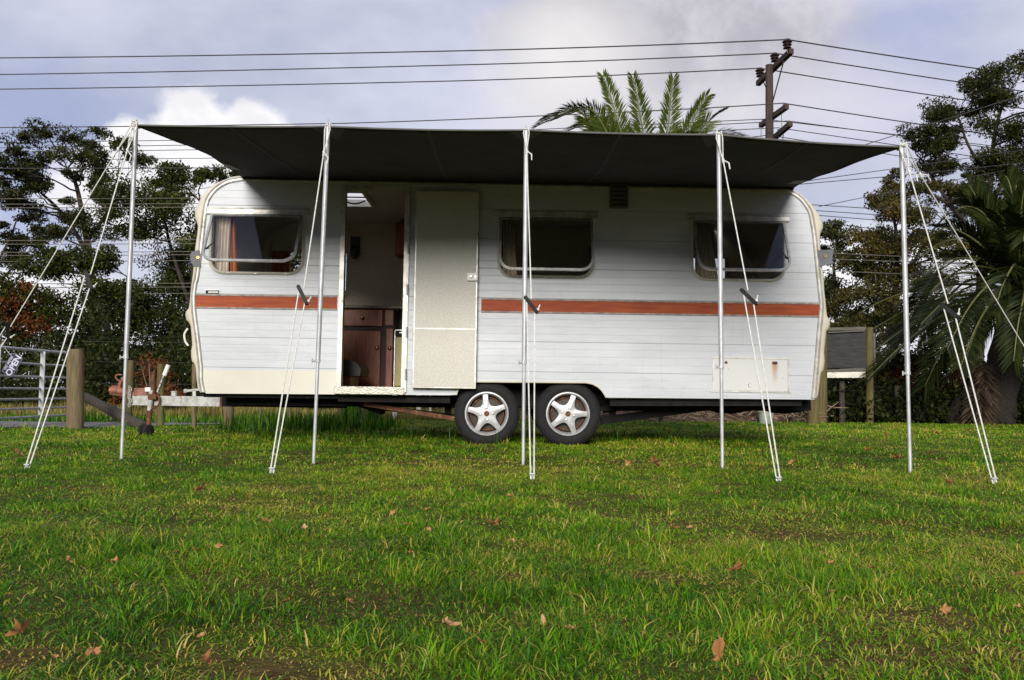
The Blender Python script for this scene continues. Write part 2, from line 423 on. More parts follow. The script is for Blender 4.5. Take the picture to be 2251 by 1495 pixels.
M['gravel'] = mat('grey_gravel', (.23, .225, .22), (.13, .125, .12), 40, .95, bump=.8, bscale=70, c3=(.09, .07, .05), s3=3, lo3=.5, hi3=.75)
M['soil'] = mat('lawn_soil', (.13, .075, .035), (.07, .042, .020), 14, .98, bump=.9, bscale=40, c3=(.075, .085, .018), s3=2.2, lo3=.42, hi3=.62, bdist=.02, spec=.05)
M['dead_leaf'] = leaf_mat('dead_leaf', [(0, (.26, .09, .03)), (.5, (.46, .23, .09)), (1, (.62, .40, .20))], .2, .7, .2)

def stripe_mat():
    m, nt, b = new_mat('worn_orange_stripe'); g = G(nt)
    n1 = g.noise(5, 5, .6, g.coord('Object', (1, 1, 8)))
    col = g.mix(g.ss(n1, .3, .7), (.23, .032, .005), (.32, .060, .009))
    scr = g.noise(9, 8, .75, g.coord('Object', (1.6, 1, 14)))
    big = g.ss(g.noise(1.3, 3, .5), .42, .62)
    col = g.mix(g.m('MULTIPLY', g.ss(scr, .61, .68), g.m('MULTIPLY', big, .9)), col, (.62, .46, .36))
    g.put(b.inputs['Base Color'], col); b.inputs['Roughness'].default_value = .6; b.inputs['Specular IOR Level'].default_value = .3
    g.put(b.inputs['Normal'], g.bump(g.noise(60, 4, .6, g.coord('Object', (.3, 1, 4))), .25, .003)); return m
M['stripe'] = stripe_mat()
def glass_mat():
    m, nt, b = new_mat('window_glass'); g = G(nt)
    tr = g.n('ShaderNodeBsdfTransparent'); tr.inputs[0].default_value = (.80, .82, .80, 1)
    gl = g.n('ShaderNodeBsdfGlossy'); gl.inputs['Roughness'].default_value = .02; gl.inputs[0].default_value = (.62, .68, .9, 1)
    lw = g.n('ShaderNodeFresnel'); lw.inputs[0].default_value = 1.62
    mx = g.n('ShaderNodeMixShader'); g.L.new(g.m('ADD', g.m('MULTIPLY', lw.outputs[0], 1.35), .01), mx.inputs[0])
    g.L.new(tr.outputs[0], mx.inputs[1]); g.L.new(gl.outputs[0], mx.inputs[2])
    g.L.new(mx.outputs[0], nt.nodes['Material Output'].inputs[0]); nt.nodes.remove(b); return m
M['glass'] = glass_mat()
def hatch_mat():
    m, nt, b = new_mat('opal_hatch'); g = G(nt)
    tr = g.n('ShaderNodeBsdfTranslucent'); tr.inputs[0].default_value = (.9, .9, .9, 1)
    ta = g.n('ShaderNodeBsdfTransparent'); ta.inputs[0].default_value = (.9, .9, .9, 1)
    mx = g.n('ShaderNodeMixShader'); mx.inputs[0].default_value = .05
    g.L.new(tr.outputs[0], mx.inputs[1]); g.L.new(ta.outputs[0], mx.inputs[2])
    g.L.new(mx.outputs[0], nt.nodes['Material Output'].inputs[0]); nt.nodes.remove(b); return m
M['hatch'] = hatch_mat()
def sill_mat():
    m, nt, b = new_mat('tread_plate'); g = G(nt)
    v = g.n('ShaderNodeTexVoronoi'); v.inputs['Scale'].default_value = 55; g.L.new(g.coord('Object', (1, 1, 1.8), (0, R(40), 0)), v.inputs['Vector'])
    col = g.mix(g.ss(v.outputs['Distance'], .2, .6), (.54, .52, .46), (.40, .38, .32))
    g.put(b.inputs['Base Color'], col); b.inputs['Metallic'].default_value = .4; b.inputs['Roughness'].default_value = .45
    g.put(b.inputs['Normal'], g.bump(v.outputs['Distance'], .6, .006)); return m
M['sill'] = sill_mat()
def rust_stain_mat():
    m, nt, b = new_mat('locker_door_paint'); g = G(nt)
    sp = g.n('ShaderNodeSeparateXYZ'); g.L.new(g.coord(), sp.inputs[0]); return m, nt, b, g, sp
M['leaf_dark'] = leaf_mat('dark_evergreen_leaves', [(0, (.010, .016, .004)), (.5, (.036, .050, .009)), (1, (.12, .13, .022))], .3, .5)
M['leaf_euc'] = leaf_mat('gum_leaves', [(0, (.010, .014, .004)), (.5, (.034, .042, .010)), (1, (.11, .108, .025))], .25, .5)
M['leaf_brown'] = leaf_mat('bronzed_leaves', [(0, (.026, .030, .009)), (.5, (.085, .075, .019)), (1, (.20, .125, .030))], .25, .6)
M['leaf_red'] = leaf_mat('autumn_leaves', [(0, (.05, .018, .008)), (.5, (.15, .048, .014)), (1, (.22, .11, .028))], .3, .6)
M['leaf_mid'] = leaf_mat('hedge_leaves', [(0, (.009, .013, .003)), (.5, (.028, .038, .008)), (1, (.09, .095, .02))], .3, .55)
M['palm_green'] = leaf_mat('palm_leaflets', [(0, (.018, .034, .006)), (.5, (.052, .078, .013)), (1, (.15, .16, .03))], .2, .4)
M['palm_dark'] = leaf_mat('dark_palm_leaflets', [(0, (.006, .011, .003)), (.5, (.017, .027, .006)), (1, (.060, .066, .016))], .2, .4)
M['palm_dead'] = leaf_mat('dead_palm_leaflets', [(0, (.03, .02, .012)), (.5, (.08, .054, .034)), (1, (.16, .11, .07))], .2, .8)
M['grass'] = leaf_mat('lawn_grass', [(0, (.016, .062, .002)), (.25, (.056, .185, .003)), (.5, (.145, .35, .005)), (.68, (.34, .45, .02)), (.84, (.50, .42, .05)), (1, (.70, .53, .19))], .42, .5, .3)
M['dry_grass'] = leaf_mat('dry_grass', [(0, (.10, .12, .025)), (.5, (.26, .22, .06)), (1, (.42, .33, .13))], .35, .7, .2)
# ------------------------------------------------------------------ caravan (local frame: x along, y=-HW near side, z up)
HW = 1.05
car = thing('caravan', 'white caravan with an orange stripe and open door, parked under the awning on the grass', 'caravan', (0, HW, 0), rot=(0, R(0.34), 0))
CI = ROOTM[car.name].inverted()
def L(px, py, Y=0.0): return CI @ at(px, py, Y)
def L2(px, py, Y=0.0): q = L(px, py, Y); return (q.x, q.z)
def cobj(name, mb, mat_, parent=car, smooth=False, label=None): return obj(name, mb, mat_, parent, smooth, True, None, label)
yN = -HW
mouL = [(442, 863), (437, 837), (436.5, 811), (433, 776.5), (428, 733), (422.6, 693), (421, 672), (421, 646), (425, 620), (428, 609), (435.6, 553), (440, 515), (445, 472), (450.5, 442), (462, 422), (480.5, 405), (505, 393), (540, 388)]
outL = [(441, 865), (433, 860), (429.6, 851), (425, 809.6), (422.6, 801), (415.6, 794), (414, 783), (414, 771), (417, 759), (415.5, 735), (414, 717), (410, 709), (403.5, 703), (401.2, 691), (402.6, 684), (410, 677), (413, 665), (414, 655), (416.5, 630), (418, 618), (421, 585), (424, 543), (429, 510), (430, 495), (427, 487), (422.5, 476), (422, 465), (426, 452), (437.5, 429), (447, 418), (460, 407), (473, 399), (488, 393), (512, 385), (540, 382)]
mouR = [(1690, 412), (1711, 412.5), (1741, 419), (1762, 432), (1777, 450), (1786, 467), (1791, 493), (1795, 519), (1798, 547), (1803, 597), (1807, 637), (1810, 668), (1808.6, 695), (1805, 734), (1799.5, 802), (1793, 876)]
outR = [(1690, 406), (1706, 407), (1741, 412), (1765, 424), (1782.6, 440), (1795, 454), (1805, 468), (1811, 478), (1815.6, 491), (1815, 500), (1808.7, 512), (1807, 526), (1808, 547), (1812, 585), (1815, 606), (1816.5, 639), (1821, 677), (1824.5, 697), (1830, 704), (1831, 713), (1828, 722), (1822, 729), (1820, 747), (1817, 774), (1819, 793), (1816.5, 813), (1809, 822), (1807, 838), (1803, 870), (1794, 879)]
arch = [(985, 869), (1003, 868), (1006, 858), (1014, 846), (1030, 839), (1288, 841), (1303, 844), (1315, 850.5), (1323, 858), (1329, 867), (1333, 874)]
bottom = [(740, 865), (890, 868)] + arch
outer_px = mouL + mouR + [(1790, 878.5)] + bottom[::-1]
P = lambda lst, Y=0.0: [L2(x, y, Y) for x, y in lst]
outer = P(outer_px)
zc = lambda py, px=1115: L(px, py).z
def win_rect(cx, cy, w, h): x, z = L2(cx, cy); s = .0039; return x - w * s / 2, z - h * s / 2, x + w * s / 2, z + h * s / 2
WIN = {'a': win_rect(565, 535, 200, 128), 'b': win_rect(1200, 542.5, 203, 129), 'c': win_rect(1623, 549.5, 199, 128)}
holes = [rrect(*w, .11, .02) for w in WIN.values()]
dx0, dz0 = L2(749, 852); dx1, dz1 = L2(897, 417)
holes_near = holes + [[(dx0, dz0), (dx1, dz0), (dx1, dz1), (dx0, dz1)]]
clad = cladding_mat('ribbed_white_cladding', zc(584, 700), zc(743, 600), zc(662))
mb = MB(); mb.add(*fill_poly(outer, holes_near, lambda x, z: (x, yN, z)))
cobj('side_wall', mb, clad)
mb = MB(); mb.add(*fill_poly(outer, [holes[0], holes[2]], lambda x, z: (x, HW, z)))
cobj('far_wall', mb, clad)
# inner linings
inner = [(x * .985, z - .002) for x, z in P(mouL + mouR + [(1790, 878.5), (1340, 876), (1333, 838), (1000, 838), (995, 866), (890, 866)])]
mb = MB(); mb.add(*fill_poly(inner, holes_near, lambda x, z: (x, yN + .04, z)))
cobj('near_lining', mb, M['lining'])
mb = MB(); mb.add(*fill_poly(inner, [holes[0], holes[2]], lambda x, z: (x, HW - .04, z)))
cobj('back_lining', mb, M['lining'])
# end caps lofted across the width
def cap_rows(out_px, mou_px):
    rows = []; O = P(out_px); Mo = P(mou_px)
    # denser samples
    D = []
    for a, b in zip(O[:-1], O[1:]):
        for k in range(3): D.append((a[0] + (b[0] - a[0]) * k / 3, a[1] + (b[1] - a[1]) * k / 3))
    D.append(O[-1])
    for p in D:
        q = poly_near(Mo, p); r = []
        for t, y in ((0, yN), (.35, yN + .004), (.72, yN + .02), (.93, yN + .05), (1, yN + .10), (1, HW - .10), (.93, HW - .05), (.72, HW - .02), (.35, HW - .004), (0, HW)):
            r.append((q[0] + (p[0] - q[0]) * t, y, q[1] + (p[1] - q[1]) * t))
        rows.append(r)
    return rows
mb = MB(); mb.grid(cap_rows(outL, mouL)); cobj('front_cap', mb, M['cream'], smooth=50)
mb = MB(); mb.grid(cap_rows(outR, mouR)); cobj('rear_cap', mb, M['cream'], smooth=50)
# roof with a hatch opening
xa, za = L2(540, 387.5); xb, zb = L2(1690, 411.5)
hx0, hx1, hy0, hy1 = L(590, 430, .55).x, L(800, 430, .55).x, .5 - HW, 1.12 - HW
rz = lambda x, y: za + (zb - za) * (x - xa) / (xb - xa) + .02 * (1 - (y / HW) ** 2)
xs, ys = [xa, hx0, hx1, xb], [yN, hy0, hy1, HW]
mb = MB()
for i in range(3):
    for j in range(3):
        if i == 1 and j == 1: continue
        c = [(xs[i], ys[j]), (xs[i + 1], ys[j]), (xs[i + 1], ys[j + 1]), (xs[i], ys[j + 1])]
        mb.add([(x, y, rz(x, y)) for x, y in c], [(0, 1, 2, 3)])
roof = cobj('roof', mb, M['white_plastic'])
mb = MB(); mb.bbox((hx0 - .03, hy0 - .03, rz(0, 0) + .05), (hx1 + .03, hy1 + .03, rz(0, 0) + .056), .002)
cobj('roof_hatch', mb, M['hatch'], roof)
mb = MB()
for (a, b) in (((hx0, hy0), (hx1, hy0)), ((hx1, hy0), (hx1, hy1)), ((hx1, hy1), (hx0, hy1)), ((hx0, hy1), (hx0, hy0))):
    mb.beam((a[0], a[1], rz(0, 0) + .01), (b[0], b[1], rz(0, 0) + .01), .03, .07)
cobj('hatch_frame', mb, M['white_plastic'], roof)
cx_ = (hx1 - .22, .83 - HW, rz(0, 0) + .0)
mb = MB(); mb.tube([(hx1 - .25 + .03 * k, .86 - HW, rz(0, 0) - .02 - .03 * math.sin(math.pi * k / 7)) for k in range(8)], .008, 6)
mb.tube([(hx0, .80 - HW, rz(0, 0)), (hx1, .80 - HW, rz(0, 0))], .007, 6)
cobj('hatch_stay', mb, M['plastic'], roof)
# floor (raised over the wheels) and wheel well
fz = L(900, 850).z - .012
bl = L2(442, 863); br = L2(1793, 877)
wx0, wx1 = L2(1000, 866)[0], L2(1334, 874)[0]
wz = L2(1160, 838)[1] + .012
mb = MB(); mb.box((bl[0] + .03, yN + .03, fz - .05), (wx0 - .02, HW - .03, fz)); mb.box((wx1 + .02, yN + .03, fz - .05), (br[0] - .05, HW - .03, fz)); mb.box((wx0 - .02, yN + .03, wz), (wx1 + .02, HW - .03, wz + .03))
cobj('floor', mb, M['floor_vinyl'])
mb = MB(); mb.box((wx0 - .03, yN + .006, L2(990, 868)[1] + .002), (wx0 - .02, HW - .03, wz)); mb.box((wx1 + .005, yN + .006, L2(1340, 875)[1] + .004), (wx1 + .02, HW - .03, wz))
mb.box((wx0 - .02, yN + .34, .3), (wx1 + .005, yN + .36, wz))
cobj('wheel_well', mb, M['chassis'])
# edge moulding
def ribbon(poly, w, y0, y1, sgn):
    pts = [Vector((p[0], 0, p[1])) for p in poly]; rows = []
    for i, p in enumerate(pts):
        d = (pts[min(i + 1, len(pts) - 1)] - pts[max(i - 1, 0)]).normalized(); nrm = Vector((d.z, 0, -d.x)) * sgn
        rows.append([(p + nrm * a + Vector((0, yy, 0)))[:] for a, yy in ((-.004, y0), (-.002, y1), (w * .25, y1 - .006), (w * .45, y1 + .001), (w * .75, y1 + .001), (w * .9, y1 - .006), (w, y1 - .004), (w + .004, y0))])
    return rows
full = P(mouL + [(562, 388.5), (600, 389.3), (700, 391.4), (1000, 397.6), (1300, 403.9), (1550, 409.1), (1640, 411), (1668, 411.6)] + mouR)
fullv = catmull([Vector((a, 0, b)) for a, b in full], 4)
mb = MB(); mb.grid(ribbon([(v.x, v.z) for v in fullv], .036, yN - .002, yN - .012, 1))
cobj('edge_moulding', mb, M['alu_trim'], smooth=30)
# bottom lip of wheel arch, lower edge rail
mb = MB(); mb.tube([L(x, y, -.004) for x, y in arch[1:]], .0075, 6); cobj('arch_lip', mb, M['cream'], smooth=True)
# cream skirt panel, front lower
ml = poly_near(P(mouL), L2(437, 812))
sk = [(ml[0] + .034, L2(440, 813)[1]), (poly_near(P(mouL), L2(440, 840))[0] + .034, L2(440, 838)[1]), (L2(444, 864)[0] + .034, L2(444, 864)[1] - .004), (L2(738, 867)[0], L2(738, 867)[1]), (L2(741, 815)[0], L2(741, 815)[1])]
mb = MB(); mb.prism([(x, yN - .0025, z) for x, z in sk], (0, .002, 0)); cobj('skirt_panel', mb, M['skirt'])
# stripe
z0, z1 = zc(686), zc(658)
for (pa, pb) in ((428, 741), (1058, 1807)):
    xl = poly_near(P(mouL), L2(421, 660))[0] + .034 if pa == 428 else L2(pa, 670)[0]
    xr = poly_near(P(mouR), L2(1809, 680))[0] - .034 if pb == 1807 else L2(pb, 670)[0]
    mb = MB(); mb.box((xl, yN - .004, z0), (xr, yN + .002, z1)); st = cobj('stripe', mb, M['stripe'])
    mb = MB()
    for zz in (z0, z1): mb.beam((xl, yN - .003, zz), (xr, yN - .003, zz), .014, .013)
    cobj('stripe_rail', mb, M['rust'] if False else mat('dirty_stripe_rail_%d' % pa, (.16, .13, .11), (.30, .26, .22), 20, .6), st)
# maker's plate above the stripe
mb = MB(); a, b = L(452, 655, -.003), L(483, 640, -.003); mb.box((a.x, yN - .005, z1 + .012), (b.x, yN + .001, z1 + .042))
bd = cobj('badge', mb, M['chassis'])
mb = MB(); n_ = 9
for k in range(n_):
    x = a.x + .022 + (b.x - a.x - .032) * k / n_; hh = (.013, .016, .012, .015)[k % 4]
    mb.box((x, yN - .0075, z1 + .018), (x + .007, yN - .005, z1 + .018 + hh))
    if k % 2 == 0: mb.box((x + .007, yN - .0075, z1 + .018), (x + .010, yN - .005, z1 + .022))
cobj('badge_lettering', mb, M['white_plastic'], bd)
mb = MB(); mb.beam((a.x, yN - .006, z1 + .043), (b.x, yN - .006, z1 + .043), .004, .004); mb.beam((b.x, yN - .006, z1 + .012), (b.x, yN - .006, z1 + .043), .004, .004); cobj('badge_rim', mb, M['alu'], bd)

# ---- windows
def pleat(x0, x1, z0, z1, y, amp=.018, n=40, taper=0., m=14, fold=7):
    rows = []
    for j in range(m + 1):
        t = j / m; r = []
        xe = x1 - taper * (x1 - x0) * (1 - t)
        for i in range(n + 1):
            u = i / n; r.append((x0 + (xe - x0) * u, y + amp * math.sin(u * fold * 2 * math.pi + .4 * math.sin(3 * t)) * (1 - .3 * t), z1 + (z0 - z1) * t))
        rows.append(r)
    return rows
def window(key, sash_ang, label):
    x0, z0, x1, z1 = WIN[key]; fr = MB()
    o = rrect(x0 - .022, z0 - .022, x1 + .022, z1 + .012, .13, .022); i = rrect(x0, z0, x1, z1, .11, .01)
    n = len(o); rows = []
    for ring, y in ((o, yN + .001), (o, yN - .010), ([((a[0] + b[0]) / 2, (a[1] + b[1]) / 2) for a, b in zip(o, i)], yN - .017), (i, yN - .012), (i, yN + .045)):
        rows.append([(p[0], y, p[1]) for p in ring] + [(ring[0][0], y, ring[0][1])])
    fr.grid(rows); w = cobj('window', fr, M['window_frame'], smooth=35, label=label)
    # drip rail
    mb = MB(); mb.grid([[(x0 - .055, yN - d, z1 + h), (x1 + .05, yN - d, z1 + h)] for d, h in ((.0, .062), (.012, .060), (.016, .048), (.010, .044), (.012, .016), (.024, .010), (.024, .002), (.0, .002))])
    cobj('drip_rail', mb, M['alu_trim'], w, smooth=30)
    # sash, hinged along the top
    s, c = math.sin(sash_ang), math.cos(sash_ang); H = z1 - z0 + .006; hz = z1 - .006; hy = yN - .022
    tr = lambda u, v, d=0.0: (u, hy - (H - v) * s - d * c, hz - (H - v) * c + d * s)
    so = rrect(x0 - .006, 0, x1 + .006, H, .115, .02); si = rrect(x0 + .014, .020, x1 - .014, H - .016, .098, .012)
    mb = MB(); rows = []
    for ring, d in ((so, -.008), (so, .008), (si, .010), (si, -.008), (so, -.008)):
        rows.append([tr(p[0], p[1], d) for p in ring] + [tr(*ring[0], d)])
    mb.grid(rows); cobj('sash', mb, M['alu'], w, smooth=30)
    mb = MB(); mb.add([tr(p[0], p[1], 0) for p in si], [tuple(range(len(si)))]); cobj('pane', mb, M['glass'], w)
    for xx in (x0 + .02, x1 - .02):
        mb = MB(); p0 = Vector((xx, yN + .01, z0 + .26)); p1 = Vector(tr(xx, .13)); mb.tube([p0, p1], .006, 6)
        mb.tube([p1, p1 + (p0 - p1) * .3 + Vector((0, 0, -.01))], .009, 6)
        cobj('stay', mb, M['plastic'], w)
    for fx in (.2, .5, .83):
        xx = x0 + (x1 - x0) * fx; mb = MB(); mb.bbox((xx - .015, yN - .022, z0 - .02), (xx + .015, yN - .012, z0 - .008), .003)
        cobj('catch', mb, M['alu_trim'], w)
    return w
wa = window('a', R(29), None); wb = window('b', R(20), None); wc = window('c', R(25), None)
def curtain(key, px0, px1, mat_, taper=0, y=.10, amp=.018, w=None, fold=6):
    x0, z0, x1, z1 = WIN[key]; a = L(px0, 540, y).x; b = L(px1, 540, y).x
    mb = MB(); mb.grid(pleat(a, b, z0 - .06, z1 + .03, yN + y, amp, taper=taper, fold=fold)); return cobj('curtain', mb, mat_, w, smooth=80)
curtain('a', 462, 504, M['curtain'], -.05, .09, w=wa); curtain('a', 494, 524, M['curtain_o'], .35, .12, w=wa, fold=3)
curtain('b', 1096, 1140, M['curtain_g'], .3, w=wb); curtain('c', 1528, 1582, M['curtain_g'], .45, .09, w=wc)
for k in ('a', 'c'):                       # far-side windows
    x0, z0, x1, z1 = WIN[k]; o = rrect(x0 - .03, z0 - .03, x1 + .03, z1 + .02, .12, .02); i = rrect(x0, z0, x1, z1, .11, .01)
    mb = MB(); mb.grid([[(p[0], y, p[1]) for p in r] + [(r[0][0], y, r[0][1])] for r, y in ((i, HW - .06), (o, HW - .05), (o, HW + .012), (i, HW + .012))])
    fw = cobj('window', mb, M['window_frame'], label='far side window of the caravan')
    mb = MB(); mb.add([(p[0], HW - .005, p[1]) for p in i], [tuple(range(len(i)))]); cobj('pane', mb, M['glass'], fw)
    mb = MB(); mb.grid(pleat(x0 - .03, x0 + .17, z0 - .05, z1, HW - .09, .015)); cobj('curtain', mb, M['curtain_o'] if k == 'a' else M['curtain_g'], fw, smooth=80)

# ---- door
fo = MB()
def Lq(px, py, Y): return L(px, py, Y)
xd0, xd1, zd0, zd1 = dx0, dx1, dz0, dz1
mb = MB(); mb.box((xd0 - .034, yN - .014, zd0), (xd0 - .006, yN + .05, zd1 + .028)); mb.box((xd0 - .006, yN - .020, zd0), (xd0 + .004, yN + .06, zd1))
mb.box((xd1 - .022, yN - .016, zd0 - .05), (xd1 - .004, yN + .05, zd1)); mb.box((xd1 - .004, yN - .030, zd0 - .05), (xd1 + .012, yN + .05, zd1 + .028))
mb.box((xd0 - .006, yN - .014, zd1), (xd1 - .004, yN + .05, zd1 + .028))
dfr = cobj('door_frame', mb, M['alu_trim'])
mb = MB()
for zz in np.linspace(zd0 + .12, zd1 - .15, 5): mb.tube([(xd1 + .016, yN - .034, zz - .045), (xd1 + .016, yN - .034, zz + .045)], .008, 8)
mb.box((xd1 + .012, yN - .026, zd0 - .03), (xd1 + .022, yN - .004, zd1)); cobj('hinge', mb, M['rust'] if False else M['alu_trim'], dfr)
mb = MB(); a, b = L(735, 866, -.02), L(889, 851, -.02); mb.bbox((a.x, yN - .045, a.z), (b.x, yN + .02, b.z), .004); cobj('door_sill', mb, M['sill'])
q0, q1 = L(905, 853, -.07), L(1053.5, 420, -.07)
dl = MB(); dl.bbox((q0.x, yN - .070, q0.z), (q1.x, yN - .038, q1.z), .004); door = cobj('door', dl, M['alu_trim'])
zs = L(980, 723, -.07).z; t = .014
mb = MB(); mb.box((q0.x + t, yN - .0735, zs + .005), (q1.x - t, yN - .0695, q1.z - t)); mb.box((q0.x + t, yN - .0735, q0.z + t), (q1.x - t, yN - .0695, zs - .005))
cobj('door_panel', mb, M['door_lining'], door)
mb = MB(); mb.box((q0.x + t, yN - .076, zs - .005), (q1.x - t, yN - .0695, zs + .005)); cobj('panel_strip', mb, M['alu_trim'], door)
lk0, lk1 = L(1026, 618, -.07), L(1051, 600, -.07)
mb = MB(); mb.bbox((lk0.x, yN - .095, lk0.z), (lk1.x, yN - .0735, lk1.z), .006); lock = cobj('door_lock', mb, M['white_plastic'], door)
mb = MB(); mb.lathe([(.0, -.108), (.012, -.108), (.014, -.095)], (lk0.x + .035, yN * 0 + yN, (lk0.z + lk1.z) / 2), 'Y', 14) if False else None
kx, kz = lk0.x + .036, (lk0.z + lk1.z) / 2
mb = MB(); mb.lathe([(0, -.014), (.011, -.013), (.015, -.004), (.015, 0)], (kx, yN - .095, kz), 'Y', 16); mb.lathe([(0, -.004), (.008, -.004), (.008, 0)], (kx + .038, yN - .095, kz), 'Y', 12)
cobj('lock_button', mb, M['alu'], door)

# ---- interior seen through the doorway
yb = HW - .5                                   # cupboard fronts
Yc = yb + HW
zt = L(800, 678, Yc).z; zf = fz
xk0, xk1 = L(735, 700, Yc).x, L(866, 700, Yc).x
mb = MB(); mb.box((xk0 - .5, yb + .012, zf), (xk1, HW - .045, zt - .002)); cab = cobj('kitchen_cabinet', mb, mat('dark_cabinet_gap', (.05, .018, .01), (.03, .012, .008), 9, .6))
mb = MB(); mb.bbox((xk0 - .5, yb - .02, zt), (xk1 + .6, HW - .045, zt + .03), .006); cobj('counter_top', mb, M['counter'], cab)
def front(px0, py0, px1, py1, name, par=None, d=.0):
    a, b = L(px0, py1, Yc), L(px1, py0, Yc); mb = MB(); mb.bbox((a.x, yb - .012 - d, a.z), (b.x, yb + .01, b.z), .006); return cobj(name, mb, M['cabinet'], par or cab)
front(720, 682, 842, 716, 'drawer'); front(846, 682, 866, 716, 'drawer'); front(720, 728, 838, 862, 'cupboard_door', d=.006); front(846, 722, 865, 862, 'cupboard_door')
for kx_, ky_ in ((797, 699), (830, 765), (857.5, 765)):
    c = L(kx_, ky_, Yc); mb = MB(); mb.ball((c.x, yb - .034, c.z), .021, 12); mb.tube([(c.x, yb - .034, c.z), (c.x, yb - .01, c.z)], .006, 8); cobj('knob', mb, M['brass'], cab, smooth=True)
xf0, xf1 = L(868, 720, Yc).x, L(868, 720, Yc).x + .48
zf1 = L(880, 725, Yc).z
mb = MB(); mb.bbox((xf0 + .008, yb - .012, zf + .02), (xf1, yb + .3, zf1 - .075), .008); fr_ = cobj('fridge', mb, M['fridge'])
mb = MB(); mb.box((xf0 + .008, yb - .012, zf1 - .072), (xf1, yb + .3, zf1 - .008)); cobj('control_panel', mb, M['plastic'], fr_)
mb = MB(); mb.box((xf0, yb - .014, zf + .02), (xf0 + .008, yb + .3, zf1)); mb.box((xf0, yb - .014, zf1 - .008), (xf1, yb + .3, zf1)); mb.box((xf0 + .05, yb - .018, zf1 - .036), (xf0 + .10, yb - .012, zf1 - .026)); cobj('fridge_trim', mb, M['alu'], fr_)
a, b = L(868, 560, 1.75), L(960, 490, 1.75); mb = MB(); mb.bbox((a.x, .7, a.z), (b.x + .3, HW - .05, b.z), .008); cobj('wall_cupboard', mb, M['cabinet'])
c = L(779, 545, 1.98)
mb = MB(); mb.bbox((c.x - .05, HW - .10, c.z - .02), (c.x + .05, HW - .05, c.z + .13), .01); mb.lathe([(.02, -.14), (.05, -.12), (.055, -.04), (.03, .0)], (c.x + .01, HW - .14, c.z + .02), 'Z', 14); cobj('wall_lamp', mb, M['cushion'])
a = L(790, 806, .75); mb = MB()
prof = [(-.62, .0), (-.62, .16), (-.3, .17), (-.05, .145), (.0, .12), (.04, .06), (.03, .0)]
mb.prism([(a.x + x, -.45, a.z - .09 + z) for x, z in prof], (0, .5, 0)); cobj('seat', mb, M['cushion'])
mb = MB(); mb.box((a.x - .62, -.40, fz), (a.x - .06, .02, a.z - .09)); cobj('seat_base', mb, M['cabinet'])
a, b = L(866, 627, 2.0), L(886, 615, 2.0); mb = MB(); mb.bbox((a.x, HW - .055, a.z), (b.x, HW - .045, b.z), .003); cobj('switch_plate', mb, M['lining'])

# ---- vent, locker, flaps, lights
a, b = L(1340, 458, -.01), L(1381, 405, -.01)
mb = MB(); mb.bbox((a.x, yN - .022, a.z), (b.x, yN + .001, b.z), .008); vt = cobj('vent', mb, mat('grey_vent_plastic', (.11, .115, .12), (.08, .085, .09), 9, .5))
mb = MB()
for k in range(5):
    zz = a.z + .03 + (b.z - a.z - .06) * k / 4; mb.beam((a.x + .02, yN - .026, zz), (b.x - .02, yN - .026, zz), .012, .008)
cobj('vent_louvre', mb, M['plastic'], vt)
a, b = L(1567, 860, -.002), L(1733, 789, -.002)
def locker_mat():
    m, nt, bs, g, sp = rust_stain_mat()
    rx = L(1703, 800).x; rzz = L(1703, 797).z
    dx = g.m('ABSOLUTE', g.m('SUBTRACT', sp.outputs[0], rx)); dz = g.m('SUBTRACT', rzz, sp.outputs[2])
    wv = g.noise(14, 5, .6)
    mk = g.m('MULTIPLY', g.ss(g.m('ADD', dx, g.m('MULTIPLY', wv, .03)), .055, .012), g.m('MULTIPLY', g.ss(dz, -.02, .01), g.ss(dz, .22, .02)))
    col = g.mix(g.ss(g.noise(30, 5, .6), .68, .74), (.52, .52, .515), (.28, .23, .17))
    g.put(bs.inputs['Base Color'], g.mix(g.m('MULTIPLY', mk, .9), col, (.34, .20, .07))); bs.inputs['Roughness'].default_value = .42; return m
mb = MB(); mb.box((a.x + .006, yN - .005, a.z + .008), (b.x - .006, yN + .001, b.z - .006)); lo = cobj('locker_door', mb, locker_mat())
mb = MB()
for p, q in (((a.x - .02, a.z), (b.x + .02, a.z)), ((a.x - .01, b.z), (b.x + .01, b.z)), ((a.x, a.z + .008), (a.x, b.z - .006)), ((b.x, a.z + .008), (b.x, b.z - .006))):
    mb.beam((p[0], yN - .005, p[1]), (q[0], yN - .005, q[1]), .010, .010)
cobj('locker_frame', mb, M['alu_trim'], lo)
c = L(1648, 847, -.005); mb = MB(); mb.lathe([(0, -.008), (.012, -.008), (.016, -.003), (.017, 0)], (c.x, yN - .005, c.z), 'Y', 18); cobj('locker_lock', mb, M['alu'], lo)
c = L(1703, 798, -.005); mb = MB(); mb.bbox((c.x - .022, yN - .012, c.z - .012), (c.x + .022, yN - .004, c.z + .012), .003); cobj('locker_catch', mb, M['rust'], lo)
c = L(1596, 797, -.005); mb = MB(); mb.bbox((c.x - .012, yN - .010, c.z - .010), (c.x + .012, yN - .004, c.z + .010), .003); cobj('locker_catch', mb, M['rust'], lo)
def flap(px, pts, eye):
    mb = MB(); n = len(pts); p3 = [L(x, y, -.02) for x, y in pts]
    c0 = sum((Vector(p) for p in p3), Vector()) / n
    p3 = [Vector((p.x, p.y + .05 * abs(p.x - L(px, 560).x), p.z)) for p in p3]
    mb.prism([p[:] for p in p3], (0, .004, 0)); f = cobj('corner_flap', mb, M['flap'])
    e = L(*eye, -.024); mb = MB(); mb.lathe([(.006, -.004), (.013, -.004), (.014, 0), (.006, 0), (.006, -.004)], (e.x, e.y, e.z), 'Y', 14, cap=False); cobj('eyelet', mb, M['brass'], f)
flap(438, [(417, 560), (421, 554), (438, 549), (440, 560), (440, 587), (425, 585), (419, 574)], (435.5, 566))
